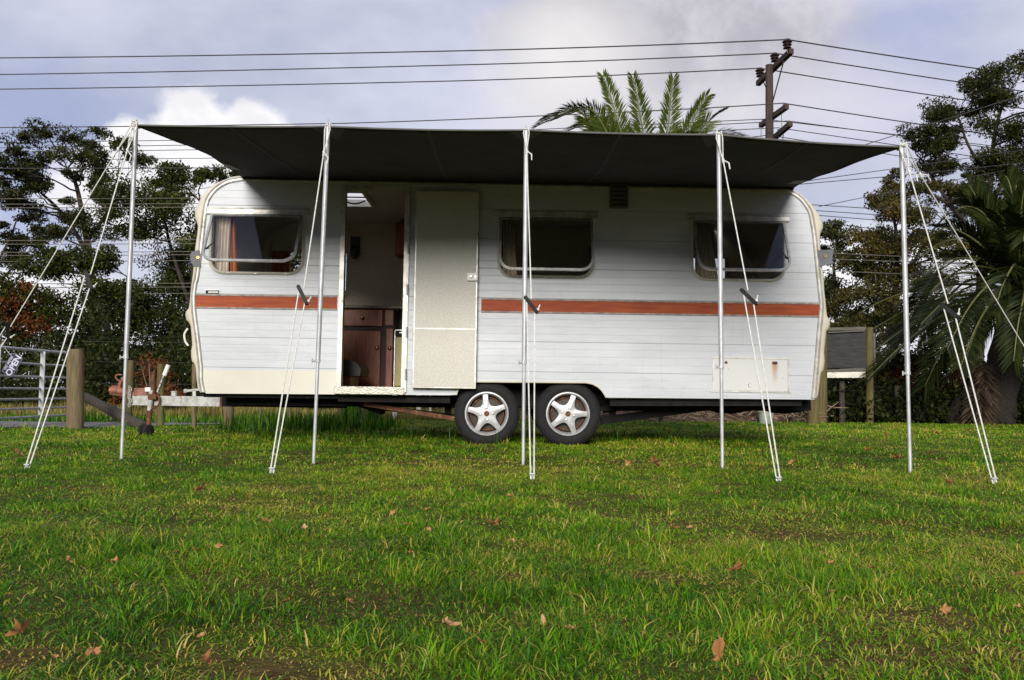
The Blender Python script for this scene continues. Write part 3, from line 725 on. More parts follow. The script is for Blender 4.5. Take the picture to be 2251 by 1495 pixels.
flap(1799, [(1797, 548), (1800, 550), (1834, 548), (1829, 572), (1834, 578), (1806, 586), (1803, 583), (1797, 560)], (1814, 563))
mb = MB(); mb.tube(catmull([L(413, 722, .6), L(406, 733, .6), L(405.5, 742, .6), L(408, 752, .6), L(414, 760, .6)], 5), .010, 8); cobj('grab_handle', mb, M['white_plastic'], smooth=True)
# rivets by the wheel arch
mb = MB()
for py in (842, 847, 852.5, 858, 863): c = L(1344, py, 0); mb.lathe([(0, -.003), (.004, -.002), (.005, 0)], (c.x, yN, c.z), 'Y', 8)
for px in range(1380, 1790, 22):
    c = L(px + 7 * math.sin(px), 868, 0); mb.lathe([(0, -.003), (.0035, -.002), (.0045, 0)], (c.x, yN, c.z), 'Y', 8)
cobj('rivets', mb, M['alu_trim'])

# ---- chassis
mb = MB()
def bar(p, q, w, h): mb.beam(CI @ Vector(p), CI @ Vector(q), w, h)
bar(at(500, 878, .35), at(1010, 884, .35), .06, .10); bar(at(1300, 890, .35), at(1780, 889, .35), .06, .11); bar(at(1000, 880, .35), at(1330, 884, .35), .06, .09)
bar(at(440, 874, 1.8), at(1780, 885, 1.8), .06, .08)
bar(at(1340, 886, .1), at(1760, 886, .1), .06, .05); bar(at(745, 876, .1), at(990, 880, .1), .06, .05); bar(at(450, 868, .1), at(745, 871, .1), .06, .04)
bar(at(790, 878, 0.6), at(845, 900, 0.6), .3, .10)
for Y in (.4, 1.7):
    bar(at(1320, 925, Y), at(1620, 885, Y), .05, .07); bar(at(1325, 905, Y), at(1470, 884, Y), .04, .03)
    bar(at(790, 890, Y), at(1010, 918, Y), .05, .045)
bar(at(1346, 885, .4), at(1346, 925, .4), .06, .05); bar(at(1325, 920, .4), at(1365, 920, .4), .06, .06)
bar(at(985, 885, .4), at(985, 915, .4), .06, .05)
for px in (1060, 1240): bar(at(px, 912, .2), at(px, 912, 1.9), .06, .06)
cobj('chassis', mb, M['chassis'])
mb = MB()
bar(at(800, 888, .25), at(1005, 921, .25), .035, .035); cobj('rusty_stay', mb, M['rust'])
for px in (1600, 1722):
    mb = MB(); c = [L(px - 55, 899, .5), L(px - 18, 894, .5), L(px + 4, 892, .5), L(px + 60, 902, .5), L(px + 6, 910, .5), L(px - 20, 908, .5)]
    mb.prism([v[:] for v in c], (0, .05, 0)); mb.beam(L(px - 5, 900, .52), L(px - 5, 880, .52), .05, .05); cobj('corner_steady', mb, M['chassis'])

# ---- wheels
def make_wheel():
    tm = MB(); Ro, Ri, w = .279, .190, .17
    tm.lathe([(Ri, .0), (Ri + .006, -.006), (Ri + .03, -.014), (Ro - .035, -.012), (Ro - .012, .004), (Ro, .022), (Ro, w - .02), (Ro - .03, w + .01), (Ri, w)], axis='Y', n=72, cap=False)
    for k in range(72):                                    # shoulder tread blocks
        t = 2 * math.pi * k / 72
        a = Vector((math.cos(t), 0, math.sin(t)))
        tm.beam(a * (Ro - .020) + Vector((0, .002, 0)), a * (Ro + .003) + Vector((0, .03, 0)), .013, .008, up=(0, 1, 0))
    hub = thing_child('wheel', None)
    ty = cobj('tyre', tm, M['tyre'], hub, smooth=35)
    rm = MB(); rm.lathe([(Ri + .001, .0), (Ri - .004, -.012), (Ri - .012, -.013), (Ri - .022, -.004), (Ri - .03, .03), (Ri - .035, .12)], axis='Y', n=64, cap=False)
    cobj('rim', rm, M['alloy'], hub, smooth=35)
    dm = MB(); dm.lathe([(0, .07), (.10, .065), (.145, .075), (.155, .12)], axis='Y', n=40, cap=False); cobj('brake_drum', dm, M['drum'], hub, smooth=35)
    rr = MB(); rr.lathe([(.136, .06), (.139, .056), (.146, .056), (.149, .06)], axis='Y', n=40, cap=False); cobj('rust_ring', rr, M['rust'], hub)
    sm = MB(); poly = []; Rt = Ri - .016
    for k in range(5):
        a0 = 90 + 72 * k
        for da, r in ((-7.5, Rt), (0, Rt + .003), (7.5, Rt), (10.5, .135), (16, .108), (24, .090), (36, .083), (48, .090), (56, .108), (61.5, .135)):
            poly.append((r * math.cos(R(a0 + da)), r * math.sin(R(a0 + da)), r))
    n = len(poly); c = .9
    ringdef = ((1.0, .020), (1.0, .004), (.93, -.006), (.6, -.010), (.28, -.010), (.12, -.010), (0, -.010))
    rows = []
    for s_, y in ringdef:
        rows.append([(x * s_, y + (.004 if r > .15 and s_ > .9 else 0), z * s_) for x, z, r in poly] + [(poly[0][0] * s_, y, poly[0][1] * s_)])
    sm.grid(rows); cobj('spokes', sm, M['alloy'], hub, smooth=30)
    cm = MB(); cm.lathe([(0, -.012), (.022, -.012), (.027, -.004), (.028, .01)], axis='Y', n=20); cobj('hub_cap', cm, M['rust'], hub, smooth=30)
    bm_ = MB()
    for k in range(4):
        t = R(90 * k); q = Vector((.052 * math.cos(t), 0, .052 * math.sin(t)))
        bm_.lathe([(0, -.022), (.008, -.021), (.012, -.014), (.013, .0)], q, 'Y', 6)
    cobj('wheel_nuts', bm_, M['alu'], hub)
    return hub
def thing_child(name, par):
    o = bpy.data.objects.new(name, None); COL.objects.link(o); o.parent = car; o.empty_display_size = .1; ROOTM[o.name] = ROOTM[car.name]; return o
whl = make_wheel()
def place_wheel(o, px, py, Y, ang, flip=False):
    c = L(px, py, Y); o.location = c; o.rotation_euler = (0, R(-ang), math.pi if flip else 0)
def copy_kids(src):
    r = src.copy(); COL.objects.link(r)
    for ch in src.children:
        c = ch.copy(); COL.objects.link(c); c.parent = r
    return r
w2 = copy_kids(whl); w3 = copy_kids(whl); w4 = copy_kids(whl)
place_wheel(whl, 1070, 909.5, .035, 5); place_wheel(w2, 1248.5, 910, .035, -17)
for o, s in ((w3, whl), (w4, w2)): o.location = (s.location.x, -s.location.y, s.location.z); o.rotation_euler = (0, R(20), math.pi)

# ---- drawbar, coupling, jockey wheel, handbrake
def LB(a, b, w, h, m=None): m = m or MB(); m.beam(L(*a), L(*b), w, h); return m
Yd = 1.0
db = LB((292, 880, Yd), (498, 883, .75), .06, .092); drawb = cobj('drawbar', db, M['drawbar'])
mb = LB((296, 881, Yd + .1), (470, 881, 1.5), .06, .085); cobj('drawbar', mb, M['drawbar'])
mb = LB((489, 882.5, .75), (760, 886, .42), .06, .093); mb2 = cobj('drawbar_rail', mb, M['chassis'])
mb = LB((487, 882, .755), (520, 883.5, .72), .066, .094); cobj('rust_patch', mb, M['rust'], mb2)
# coupling head
mb = MB(); S = .0044
def cp(px, py, dy=0): v = L(px, py, Yd); v.y += dy; return v
mb.tube([cp(258, 858), cp(275, 862), cp(300, 868), cp(330, 868)], [.036, .034, .036, .04], 12)
mb.ball(cp(252, 858), .052, 14, (1.1, .9, .9)); mb.ball(cp(264, 861), .036, 12)
hc = cobj('coupling', mb, M['hitch'], smooth=60)
mb = MB(); mb.tube([cp(262, 855), cp(264, 842), cp(268, 836)], [.02, .018, .02], 8); mb.tube(catmull([cp(272, 838), cp(260, 836), cp(254, 829), cp(258, 824), cp(268, 824)], 5), .007, 8); mb.beam(cp(268, 830), cp(276, 840), .03, .02)
cobj('coupling_handle', mb, M['hitch'], hc, smooth=60)
mb = MB(); mb.bbox(cp(298, 871, -.05), cp(328, 853, .08), .008); cobj('brake_housing', mb, M['hitch'], hc)
mb = MB(); mb.beam(cp(245, 866), cp(294, 872), .09, .012); cobj('coupling_base', mb, M['rust'], hc)
# chain
mb = MB(); cps = [cp(291 + 1.6 * math.sin(k * 1.1), 852 + 4.2 * k, -.06) for k in range(10)]
for k, p in enumerate(cps):
    ring = []
    for j in range(10):
        t = 2 * math.pi * j / 10; ring.append(Vector(p) + Vector((math.cos(t) * .011 * (1 if k % 2 else .3), math.cos(t) * .011 * (.3 if k % 2 else 1), math.sin(t) * .019)))
    mb.tube(ring, .0042, 6, closed=True)
cobj('safety_chain', mb, M['drawbar'], smooth=True)
# jockey wheel
mb = MB(); mb.tube([cp(340, 902, -.12), cp(343, 872, -.12), cp(345, 858, -.12)], .024, 12); jk = cobj('jockey_stem', mb, M['drawbar'], smooth=True)
mb = MB(); mb.tube([cp(338, 934, -.12), cp(341, 898, -.12)], .0225, 12); cobj('inner_stem', mb, M['rust'], jk, smooth=True)
mb = MB(); mb.tube([cp(347, 880, -.12), cp(348, 822, -.12)], .019, 10); mb.beam(cp(345, 820, -.12), cp(353, 819, -.12), .03, .016); cobj('screw_post', mb, M['rust'], jk)
mb = MB(); mb.bbox(cp(339, 878, -.16), cp(358, 866, -.05), .006); mb.tube(catmull([cp(352, 868, -.14), cp(362, 872, -.14), cp(362, 888, -.14), cp(352, 896, -.14), cp(346, 893, -.14)], 5), .009, 8); cobj('clamp', mb, M['rust'], jk)
mb = MB(); mb.bbox(cp(331, 861, -.14), cp(344, 852, -.08), .005); cobj('winder_knob', mb, M['white_plastic'], jk)
mb = MB()
for k in range(2):
    c = Vector(cp(326 + 13 * k, 946, -.12 - .02 * k)); pts = []
    prof = [(0, -.022), (.05, -.022), (.060, -.016), (.062, 0), (.060, .016), (.05, .022), (0, .022)]
    loc = MB(); loc.lathe(prof, (0, 0, 0), 'X', 24); rm_ = Matrix.Rotation(R(-24), 3, 'Z')
    mb.add([rm_ @ Vector(v) + c for v in loc.v], loc.f)
cobj('jockey_tyre', mb, M['tyre'], jk, smooth=40)
# handbrake lever
mb = MB(); mb.beam(cp(356, 862, -.10), cp(371, 824, -.10), .012, .042, up=(0, 1, 0)); hb = cobj('handbrake', mb, M['drawbar'])
mb = MB(); mb.tube([cp(370, 826, -.10), cp(379, 803, -.10)], .021, 10); cobj('grip', mb, M['white_plastic'], hb)
mb = MB()
for u in (.25, .5, .75):
    c = Vector(cp(356, 862, -.10)).lerp(Vector(cp(371, 824, -.10)), u); mb.lathe([(0, -.0245), (.006, -.0245), (.006, 0)], c, 'Y', 10)
cobj('lever_holes', mb, M['rust'], hb)
mb = MB(); mb.lathe([(.026, 0), (.03, .03), (.03, .045), (.034, .048), (.034, .056), (.0, .06)], cp(383, 873, 0), 'Z', 18); cobj('breather_cap', mb, M['drawbar'], smooth=30)
mb = MB(); mb.beam(cp(401, 860, .05), cp(434, 856, .05), .03, .022); mb.tube([cp(401, 860, .05), cp(407, 860, .05)], .022, 8); mb.beam(cp(424, 858, .05), cp(424, 878, .05), .03, .03); mb.beam(cp(449, 862, .05), cp(449, 876, .05), .03, .03); cobj('front_bracket', mb, M['drawbar'])
# ------------------------------------------------------------------ awning, poles, guy ropes
pole_Y = [-1.97, -2.20, -2.13, -2.33, -2.46]
pole_top = [(299, 276), (721, 279), (1157, 287), (1580, 297), (1982, 324)]
pole_bot = [(267, 1007), (689, 1019), (1150, 1019), (1588, 1031), (2001, 1039)]
tips = [(296, 262), (720, 260), (1155, 277), (1576, 286), (1981, 313)]
names = ['leftmost galvanised awning pole, beside the drawbar end', 'galvanised awning pole just left of the open caravan door', 'middle galvanised awning pole, in front of the gap between the wheels',
         'galvanised awning pole in front of the rear window of the caravan', 'rightmost galvanised awning pole, beside the blackboard and palm']
TOPS = []
for i in range(5):
    Y = pole_Y[i]; top = at(*pole_top[i], Y); bot = gp(*pole_bot[i]); bot.y = Y if abs(bot.y - Y) < .6 else bot.y
    b = at(*pole_bot[i], Y); b.z = 0.0
    TOPS.append(top)
    p = thing('awning_pole', names[i], 'awning pole', b, 'awning poles along the front of the canopy')
    d = (top - b); j = b + d * .30
    obj('lower_tube', MB().tube([b - Vector((0, 0, .04)), b + d * .34], .0105, 12), M['steel'], p, smooth=True)
    obj('upper_tube', MB().tube([j, top], .0145, 12), M['steel'], p, smooth=True)
    mb = MB(); mb.tube([j + Vector((-.03, -.01, .0)), j + Vector((.0, 0, .0))], .006, 8); mb.tube([j + Vector((-.032, -.01, -.012)), j + Vector((-.032, -.01, .014))], .004, 6); mb.tube([j - d * .004, j + d * .006], .0165, 12)
    obj('clamp_screw', mb, M['steel'], p)
    obj('spike', MB().tube([top - d * .01, at(*tips[i], Y)], .0045, 8), M['steel'], p)

# canopy
backL, backR = L(533, 388.5, -.014), L(1745, 412, -.014)
backL = ROOTM[car.name] @ backL; backR = ROOTM[car.name] @ backR
nu, nv = 96, 26
def front_pt(u):
    s = u * 4; i = min(3, int(s)); t = s - i
    p = TOPS[i].lerp(TOPS[i + 1], t); sag = (.002, .006, .004, .006)[i] * 4 * t * (1 - t)
    return p + Vector((0, .012 * 4 * t * (1 - t), -sag))
def canopy_pt(u, v):
    f = front_pt(u); b = backL.lerp(backR, u); p = f.lerp(b, v)
    e = 4 * u * (1 - u)
    belly = -.038 * math.sin(math.pi * v) * (.35 + .65 * min(1, e * 1.6))
    edge = .10 * math.sin(math.pi * v) * (math.exp(-u / .03) - math.exp(-(1 - u) / .03))   # side hems pull inwards
    w = .013 * mnoise.noise(Vector((u * 9, v * 3, 1.7))) + .007 * mnoise.noise(Vector((u * 30 + v * 6, v * 5, 4.2)))
    rad = .018 * math.sin((u * 40 + v * 5)) * math.exp(-(min(u, 1 - u)) / .12) * math.sin(math.pi * v)
    return p + Vector((edge, 0, belly + w * math.sin(math.pi * min(v * 1.2, 1)) + rad))
rows = [[canopy_pt(i / nu, j / nv)[:] for i in range(nu + 1)] for j in range(nv + 1)]
aw = thing('awning', 'dark charcoal canvas awning stretched from the caravan roof to five poles', 'awning', backL.lerp(backR, .5))
mb = MB(); mb.grid(rows)
cv_ = obj('canopy', mb, M['canvas'], aw, smooth=80)
sol = cv_.modifiers.new('thickness', 'SOLIDIFY'); sol.thickness = .003; sol.offset = 1
obj('front_hem', MB().tube([canopy_pt(i / nu, 0) + Vector((0, 0, .003)) for i in range(nu + 1)], .006, 6), mat('canvas_hem', (.13, .13, .12), (.09, .09, .085), 10, .8), aw, smooth=True)
for s in (0, 1): obj('side_hem', MB().tube([canopy_pt(s, j / nv) for j in range(nv + 1)], .0055, 6), M['canvas'], aw, smooth=True)
obj('roof_rail', MB().beam(backL + Vector((0, .004, -.004)), backR + Vector((0, .004, -.004)), .018, .03), M['canvas'], aw)
def cpatch(u0, v0, u1, v1, m_, nm, tri=False):
    mb = MB(); r = []
    for j in range(5):
        r.append([])
        for i in range(5):
            a, b = i / 4, j / 4
            if tri: a = .5 + (a - .5) * (1 - b)
            r[-1].append((canopy_pt(u0 + (u1 - u0) * a, v0 + (v1 - v0) * b) + Vector((0, 0, -.006)))[:])
    mb.grid(r); obj(nm, mb, m_, aw)
cpatch(.002, .60, .028, .74, M['patch'], 'repair_patch'); cpatch(.962, .66, .992, .80, M['patch'], 'repair_patch')
for i, u in enumerate((.25, .5, .75)): cpatch(u - .022, .0, u + .022, .14, mat('reinforcing_%d' % i, (.05, .05, .048), (.04, .04, .038), 30, .8), 'reinforcement', True)

for i in range(5):
    e = canopy_pt(i / 4, .0) + Vector((0, .03, -.004)); obj('eyelet', MB().lathe([(.008, 0), (.008, -.004), (.016, -.004), (.016, 0)], e, 'Z', 12, cap=False), M['brass'], aw)
for i, u in enumerate((.125, .375, .625, .875)):
    obj('seam', MB().grid([[(canopy_pt(u + du, j / nv) + Vector((0, 0, -.0035)))[:] for du in (-.0025, .0025)] for j in range(nv + 1)]), mat('canvas_seam_%d' % i, (.038, .038, .036), (.03, .03, .028), 30, .85), aw)
def rope(label, pts, bends, peg, adj=None, adj_len=33, Ya=None, knots=True):
    """pts: loop at the pole top -> knot -> slider; peg: ground point in the photograph"""
    top, knot = pts
    t3 = top
    pg = gp(*peg) if not isinstance(peg, Vector) else peg
    root = thing('guy_rope', label, 'guy rope', pg, 'white guy ropes of the awning')
    d = pg - t3
    along = lambda px, py, off=0: None
    # fraction where the slider sits
    fr = adj
    A = t3 + d * fr
    dn = d.normalized(); view = (A - CAM).normalized(); side = dn.cross(view).normalized()
    if side.x < 0: side = -side
    # loop to knot: two strands from the tip
    K = t3 + d * knot
    lp = MB(); lp.tube([t3 + Vector((.012, -.012, .02)), t3 + Vector((.018, -.02, -.02)), K], .0034, 6); lp.tube([t3 + Vector((-.012, .0, .022)), t3 + Vector((-.018, -.01, -.02)), K], .0034, 6)
    lp.ball(K, .009, 10, (1, 1, 1.6)); lp.ball(K + dn * .02, .008, 10); lp.tube([K, K + dn * .03 + side * .03, K + dn * .075 + side * .03], [.0035, .0045, .0035], 6)
    lp.tube(catmull([t3 + Vector((.017, 0, .0)), t3 + Vector((0, -.018, .005)), t3 + Vector((-.017, 0, .01)), t3 + Vector((0, .018, .015)), t3 + Vector((.017, 0, .02))], 4), .0045, 6)
    obj('loop', lp, M['rope'], root, smooth=True)
    off = .018
    mb = MB(); mb.tube([K, A + side * .012], .0040, 6)
    obj('main_strand', mb, M['rope'], root, smooth=True)
    tail = dn * (adj_len * .0028)
    p0 = A - side * .014; p1 = A + tail * .75 + side * .030
    mb = MB(); mb.tube([p0, pg - side * .008 + Vector((0, 0, .0))], .0040, 6); mb.tube([p1, pg + side * .009], .0040, 6)
    obj('lower_strand', mb, M['rope'], root, smooth=True)
    mb = MB(); bd_ = (p1 - p0).normalized(); q0, q1 = p0 - bd_ * .012 - dn * .0, p1 + bd_ * .02
    mb.beam(q0, q1, .022, .016, up=view); mb.ball(q0, .011, 10); mb.ball(q1, .011, 10)
    sl_ = obj('slider', mb, M['plastic'], root)
    mb = MB(); mb.ball(p1 + side * .018 + bd_ * .0, .009, 10); mb.tube([p1 + side * .018, p1 + side * .03 - dn * .03], .0035, 6); obj('stop_knot', mb, M['rope'], root, smooth=True)
    mb = MB(); mb.tube([pg + Vector((0, 0, .03)), pg + Vector((0, 0, -.10)) - dn * .05], .005, 6); mb.tube([pg + Vector((-.015, 0, .028)), pg + Vector((.015, 0, .028))], .005, 6); obj('peg', mb, M['steel'], root)
    return root
T = TOPS
rope('white guy rope running from the leftmost pole out past the farm gate', (T[0] + Vector((-.01, 0, .02)), .075), None, at(-148, 975, -1.6) if False else gp(-150, 990), .60)
rope('white guy rope with doubled lower strands, nearest the leftmost pole', (T[0] + Vector((0, -.01, .0)), .085), None, (58, 1033), .475)
rope('white guy rope slanting across the front window of the caravan', (T[1], .085), None, (597, 1041), .505)
rope('white guy rope hanging close beside the middle awning pole', (T[2], .07), None, (1170, 1054), .535)
rope('white guy rope slanting in front of the locker and rear window', (T[3], .085), None, (1712, 1062), .495)
rope('white guy rope staked on the lawn to the right of the rightmost pole', (T[4] + Vector((0, -.01, 0)), .085), None, (2187, 1064), .505)
rope('white guy rope running from the rightmost pole out across the palm', (T[4] + Vector((.01, 0, .01)), .075), None, gp(2392, 1008), .62)
# ------------------------------------------------------------------ gate, fences, boards, power pole and wires
def post(name, label, cat, px, py_top, py_bot, r, m_, D=None, lean=0, sq=False, parent=None):
    b = gp(px, py_bot); Y = b.y
    t = at(px + lean, py_top, Y); mb = MB(); b2 = Vector((b.x, b.y, -.15))
    if sq: mb.beam(b2, t, r * 2, r * 2, up=(0, 1, 0))
    else:
        n = 14; k = 7; pts = [b2.lerp(t, i / k) for i in range(k + 1)]; rs = [r * (1 + .05 * mnoise.noise(Vector((px, i * 1.3, 0)))) for i in range(k + 1)]; rs[-1] *= .93
        mb.tube(pts, rs, n)
        mb.v = [(x + .006 * mnoise.noise(Vector((x * 30, y * 30, z * 4))), y, z) for x, y, z in mb.v]
    return b, t, mb
b, t, mb = post('gate_post', '', '', 166, 768, 942, .092, None)
o = obj('gate_post', mb, M['post_wood'], None, True, origin=b); tagit(o, 'thick round weathered wooden post where the farm gate hangs', 'gate post')
# gate swinging towards the camera
gr, gl = dp(156, 918, 11.25), dp(-10, 918, 9.65)
gdir = (gr - gl); gdir.z = 0
g = thing('farm_gate', 'galvanised steel farm gate with seven rails standing open at left', 'gate', (gr.x, gr.y, .22))
D_end = 8.0; k_end = (11.25 - D_end) / (11.25 - 9.65)
def gpt(k, zr): # k 0 at hinge
    base = gr.lerp(gl, k); return Vector((base.x, base.y, zr))
ztop = dp(150, 777, 11.25).z; zl = [dp(156, y, 11.25).z for y in (805, 831, 855, 876, 895)]; zbot = dp(156, 912, 11.25).z
ztl = dp(0, 754, 9.7).z
for i, z in enumerate(zl + [zbot]):
    obj('rail', MB().tube([gpt(0, z), gpt(k_end, z)], .0135, 10), M['galv_gate'], g, smooth=True)
fr_pts = catmull([gpt(k_end, ztop), gpt(.5, ztop), gpt(.05, ztop), gpt(.01, ztop - .02), gpt(0, ztop - .06), gpt(0, .6), gpt(0, zbot)], 5)
obj('frame', MB().tube(fr_pts, .017, 10), M['galv_gate'], g, smooth=True)
for k in (.46, 1.02, 1.6, k_end):
    mb = MB(); a = gpt(k, ztop - .01) + Vector((.018, 0, 0)); c = gpt(k, zbot + .02) + Vector((.018, 0, 0)); mb.beam(a, c, .012, .055 if k != 1.02 else .06, up=(1, 0, 0))
    obj('upright', mb, M['galv_gate'], g)
obj('upright', MB().tube([gpt(k_end, ztop), gpt(k_end, zbot)], .017, 10), M['galv_gate'], g, smooth=True)
mb = MB()
for zz in (zbot + .1, ztop - .12): mb.tube([gpt(0, zz), gpt(-.06, zz)], .012, 8); mb.tube([gpt(-.06, zz - .05), gpt(-.06, zz + .05)], .016, 8)
obj('hinge', mb, M['steel'], g)
# OPEN sign hanging askew on the gate
sc_ = dp(27, 802, 9.5); ax = (dp(33, 781, 9.5) - dp(12, 821, 9.5)); 
sgn = thing('open_sign', 'small black OPEN sign hanging askew on the farm gate', 'sign', sc_)
ux = (dp(38, 793, 9.5) - dp(14, 833, 9.5)).normalized(); n_ = Vector((0, -1, 0)); uy = Vector((-ux.z, 0, ux.x))
if uy.z < 0 and uy.x > 0: uy = -uy
uy = Vector((-abs(ux.z), 0, abs(ux.x)))
LX, LY = .118, .068
def sg(x, y, d=0): return sc_ + ux * x + uy * y + n_ * d
pl = [(sg(x, y)) for x, y in rrect(-LX, -LY, LX, LY, .02, .02)]
obj('sign_plate', MB().prism([p[:] for p in pl], (0, .006, 0)), M['sign_blk'], sgn)
obj('sign_border', MB().tube([sg(x, y, .002) for x, y in rrect(-LX + .006, -LY + .006, LX - .006, LY - .006, .016, .016)], .0013, 4, closed=True), M['sign_txt'], sgn)
def text_part(name, s, size, org, ux_, uy_, n3, mat_, parent, bold=0):
    cu = bpy.data.curves.new(name + '_c', 'FONT'); cu.body = s; cu.size = size; cu.align_x = 'CENTER'; cu.align_y = 'CENTER'; cu.extrude = .0008; cu.offset = bold
    to = bpy.data.objects.new(name + '_t', cu); COL.objects.link(to)
    bpy.context.view_layer.update(); dg = bpy.context.evaluated_depsgraph_get()
    me = bpy.data.meshes.new_from_object(to.evaluated_get(dg)); COL.objects.unlink(to); bpy.data.objects.remove(to)
    mb = MB(); mb.add([org + ux_ * v.co.x + uy_ * v.co.y + n3 * (v.co.z + .002) for v in me.vertices], [tuple(p.vertices) for p in me.polygons])
    return obj(name, mb, mat_, parent)
text_part('lettering', "OPEN", .092, sg(0, -.018), ux, uy, n_, M['sign_txt'], sgn, .003)
text_part('lettering', "YES WE'RE", .036, sg(-.005, .043), ux, uy, n_, M['sign_txt'], sgn, .0006)
obj('hanging_cord', MB().tube([sg(.08, .06), sg(.10, .13), gpt(.93, ztop)], .002, 5), M['rope'], sgn)

# brace log leaning on the gate post
a, c = dp(186, 872, 11.25), gp(318, 941)
mb = MB(); mb.tube([a.lerp(c, i / 8) for i in range(9)], [.055 + .012 * mnoise.noise(Vector((i * .9, 3, 0))) + .012 * i / 8 for i in range(9)], 12)
o = obj('brace_log', mb, M['dark_wood'], None, True, origin=c); tagit(o, 'dark log bracing the gate post, its foot on the grass', 'brace log')

# wire fence behind the caravan
fc = thing('wire_fence', 'low post and wire fence along the gravel drive behind the drawbar', 'fence', gp(427, 940))
fps = [(427, 800, 941, .026), (502, 800, 941, .062), (572, 838, 937, .022), (637, 842, 935, .024), (748, 848, 931, .034), (655, 842, 934, .018), (800, 850, 927, .03)]
tops = []
for px, pt, pb, r in fps:
    b, t, mb = post('', '', '', px, pt, pb, r, None); tops.append((px, b)); obj('post', mb, M['post_wood'], fc, True)
tops = [gp(176, 940)] + [b for _, b in sorted(tops)]
for h in (.25, .5, .75, .98):
    obj('wire', MB().tube([p + Vector((0, -.03, h)) for p in tops], .0018, 5), M['wire'], fc)
# leaning stakes by the drawbar
b, t, mb = post('', '', '', 281, 792, 932, .04, None, lean=7); o = obj('fence_post', mb, M['moss_wood'], None, True, origin=b); tagit(o, 'yellowish mossy post leaning behind the coupling of the caravan', 'fence post')
b, t, mb = post('', '', '', 353, 800, 938, .042, None, lean=1); o = obj('fence_post', mb, M['moss_wood'], None, True, origin=b); tagit(o, 'dark mossy post standing just behind the jockey wheel', 'fence post')
wl = ['left of the two white square posts seen under the caravan', 'right of the two white square posts seen under the caravan', 'thin pale stake beneath the caravan just before the wheels']
for i, (px, w) in enumerate(((868, .035), (921, .037), (946, .018))):
    b, t, mb = post('', '', '', px, 846, 922, w, None, sq=True); o = obj('white_post', mb, M['white_post'], None, origin=b); tagit(o, wl[i], 'white post', 'posts seen under the caravan')

# right-hand board and posts
Yb = gp(1910, 930).y
bs = thing('notice_board', 'blank blackboard on two wooden posts behind the rear of the caravan', 'notice board', gp(1868, 930))
b, t, mb = post('', '', '', 1912, 720, 930, .058, None); obj('post', mb, M['moss_wood'], bs, True)
b, t, mb = post('', '', '', 1806, 725, 930, .085, None); obj('post', mb, M['moss_wood'], bs, True)
p0, p1 = at(1815, 808, Yb - .05), at(1904, 728, Yb - .05); mb = MB(); mb.box(p0, (p1.x, p1.y + .03, p1.z)); obj('board', mb, M['board'], bs)
mb = MB(); mb.beam(at(1812, 724, Yb - .08), at(1903, 722, Yb - .08), .03, .05, up=(0, 0, 1)); obj('top_plank', mb, M['grey_plank'], bs)
mb = MB(); mb.beam(at(1820, 731, Yb - .09), at(1900, 727, Yb - .09), .02, .018); obj('white_batten', mb, M['grey_plank'], bs)
mb = MB(); mb.beam(at(1812, 816, Yb - .08), at(1903, 812, Yb - .08), .03, .05); obj('lower_plank', mb, M['grey_plank'], bs)
mb = MB(); n = 26; lo_ = []; hi_ = []
for i in range(n + 1):
    px = 1815 + 88 * i / n; lo_.append(at(px, 830.5 + 1.6 * mnoise.noise(Vector((i * .7, 0, 3))), Yb - .11)); hi_.append(at(px, 819 - 2 * i / n + 1.3 * mnoise.noise(Vector((i * .9, 5, 3))), Yb - .11))
mb.prism([p[:] for p in lo_ + hi_[::-1]], (0, .025, 0)); obj('white_plank', mb, M['white_board'], bs)
mb = MB(); mb.beam(at(1821, 728, Yb + .02) + Vector((.75, 0, 0)), at(1922, 803, Yb + .03), .05, .03, up=(0, 1, 0)) if False else mb.beam(at(1920, 732, Yb + .06), at(1922, 804, Yb + .06), .045, .03, up=(0, 1, 0)); obj('prop_plank', mb, M['grey_plank'], bs)
b, t, mb = post('', '', '', 1788, 862, 932, .09, None); o = obj('stump', mb, M['moss_wood'], None, True, origin=b); tagit(o, 'short thick mossy stump behind the rear corner of the caravan', 'stump')
# dark stakes of the right-hand fence
rf = thing('stake_fence', 'dark stake and wire fence in front of the palm and hedge', 'fence', gp(1975, 928))
tp = []
for px, pt, r in ((1453, 868, .035), (1668, 860, .035), (1745, 862, .05), (1851, 838, .045), (1975, 848, .045), (2028, 848, .045), (2206, 840, .045), (2330, 842, .045)):
    b, t, mb = post('', '', '', px, pt, 929, r, None, lean=-3 if px in (1975,) else 0); obj('stake', mb, M['dark_wood'], rf, True); tp.append(b)
for h in (.3, .52): obj('wire', MB().tube([p + Vector((0, -.05, h)) for p in tp], .0025, 5), M['wire'], rf)
# white tub beneath the caravan
c = gp(1684, 931); mb = MB(); mb.lathe([(.12, 0), (.15, .22), (.165, .225), (.165, .245), (.14, .25), (.11, .05), (0, .04)], (0, 0, 0), 'Z', 20); mb.v = [(x * .8 + c.x, y * .8 + c.y, z * .75) for x, y, z in mb.v]
o = obj('plastic_tub', mb, mat('grimy_white_plastic', (.34, .37, .32), (.22, .25, .19), 8, .6), None, 40, origin=c); tagit(o, 'white plastic tub on the ground, seen under the caravan', 'tub')

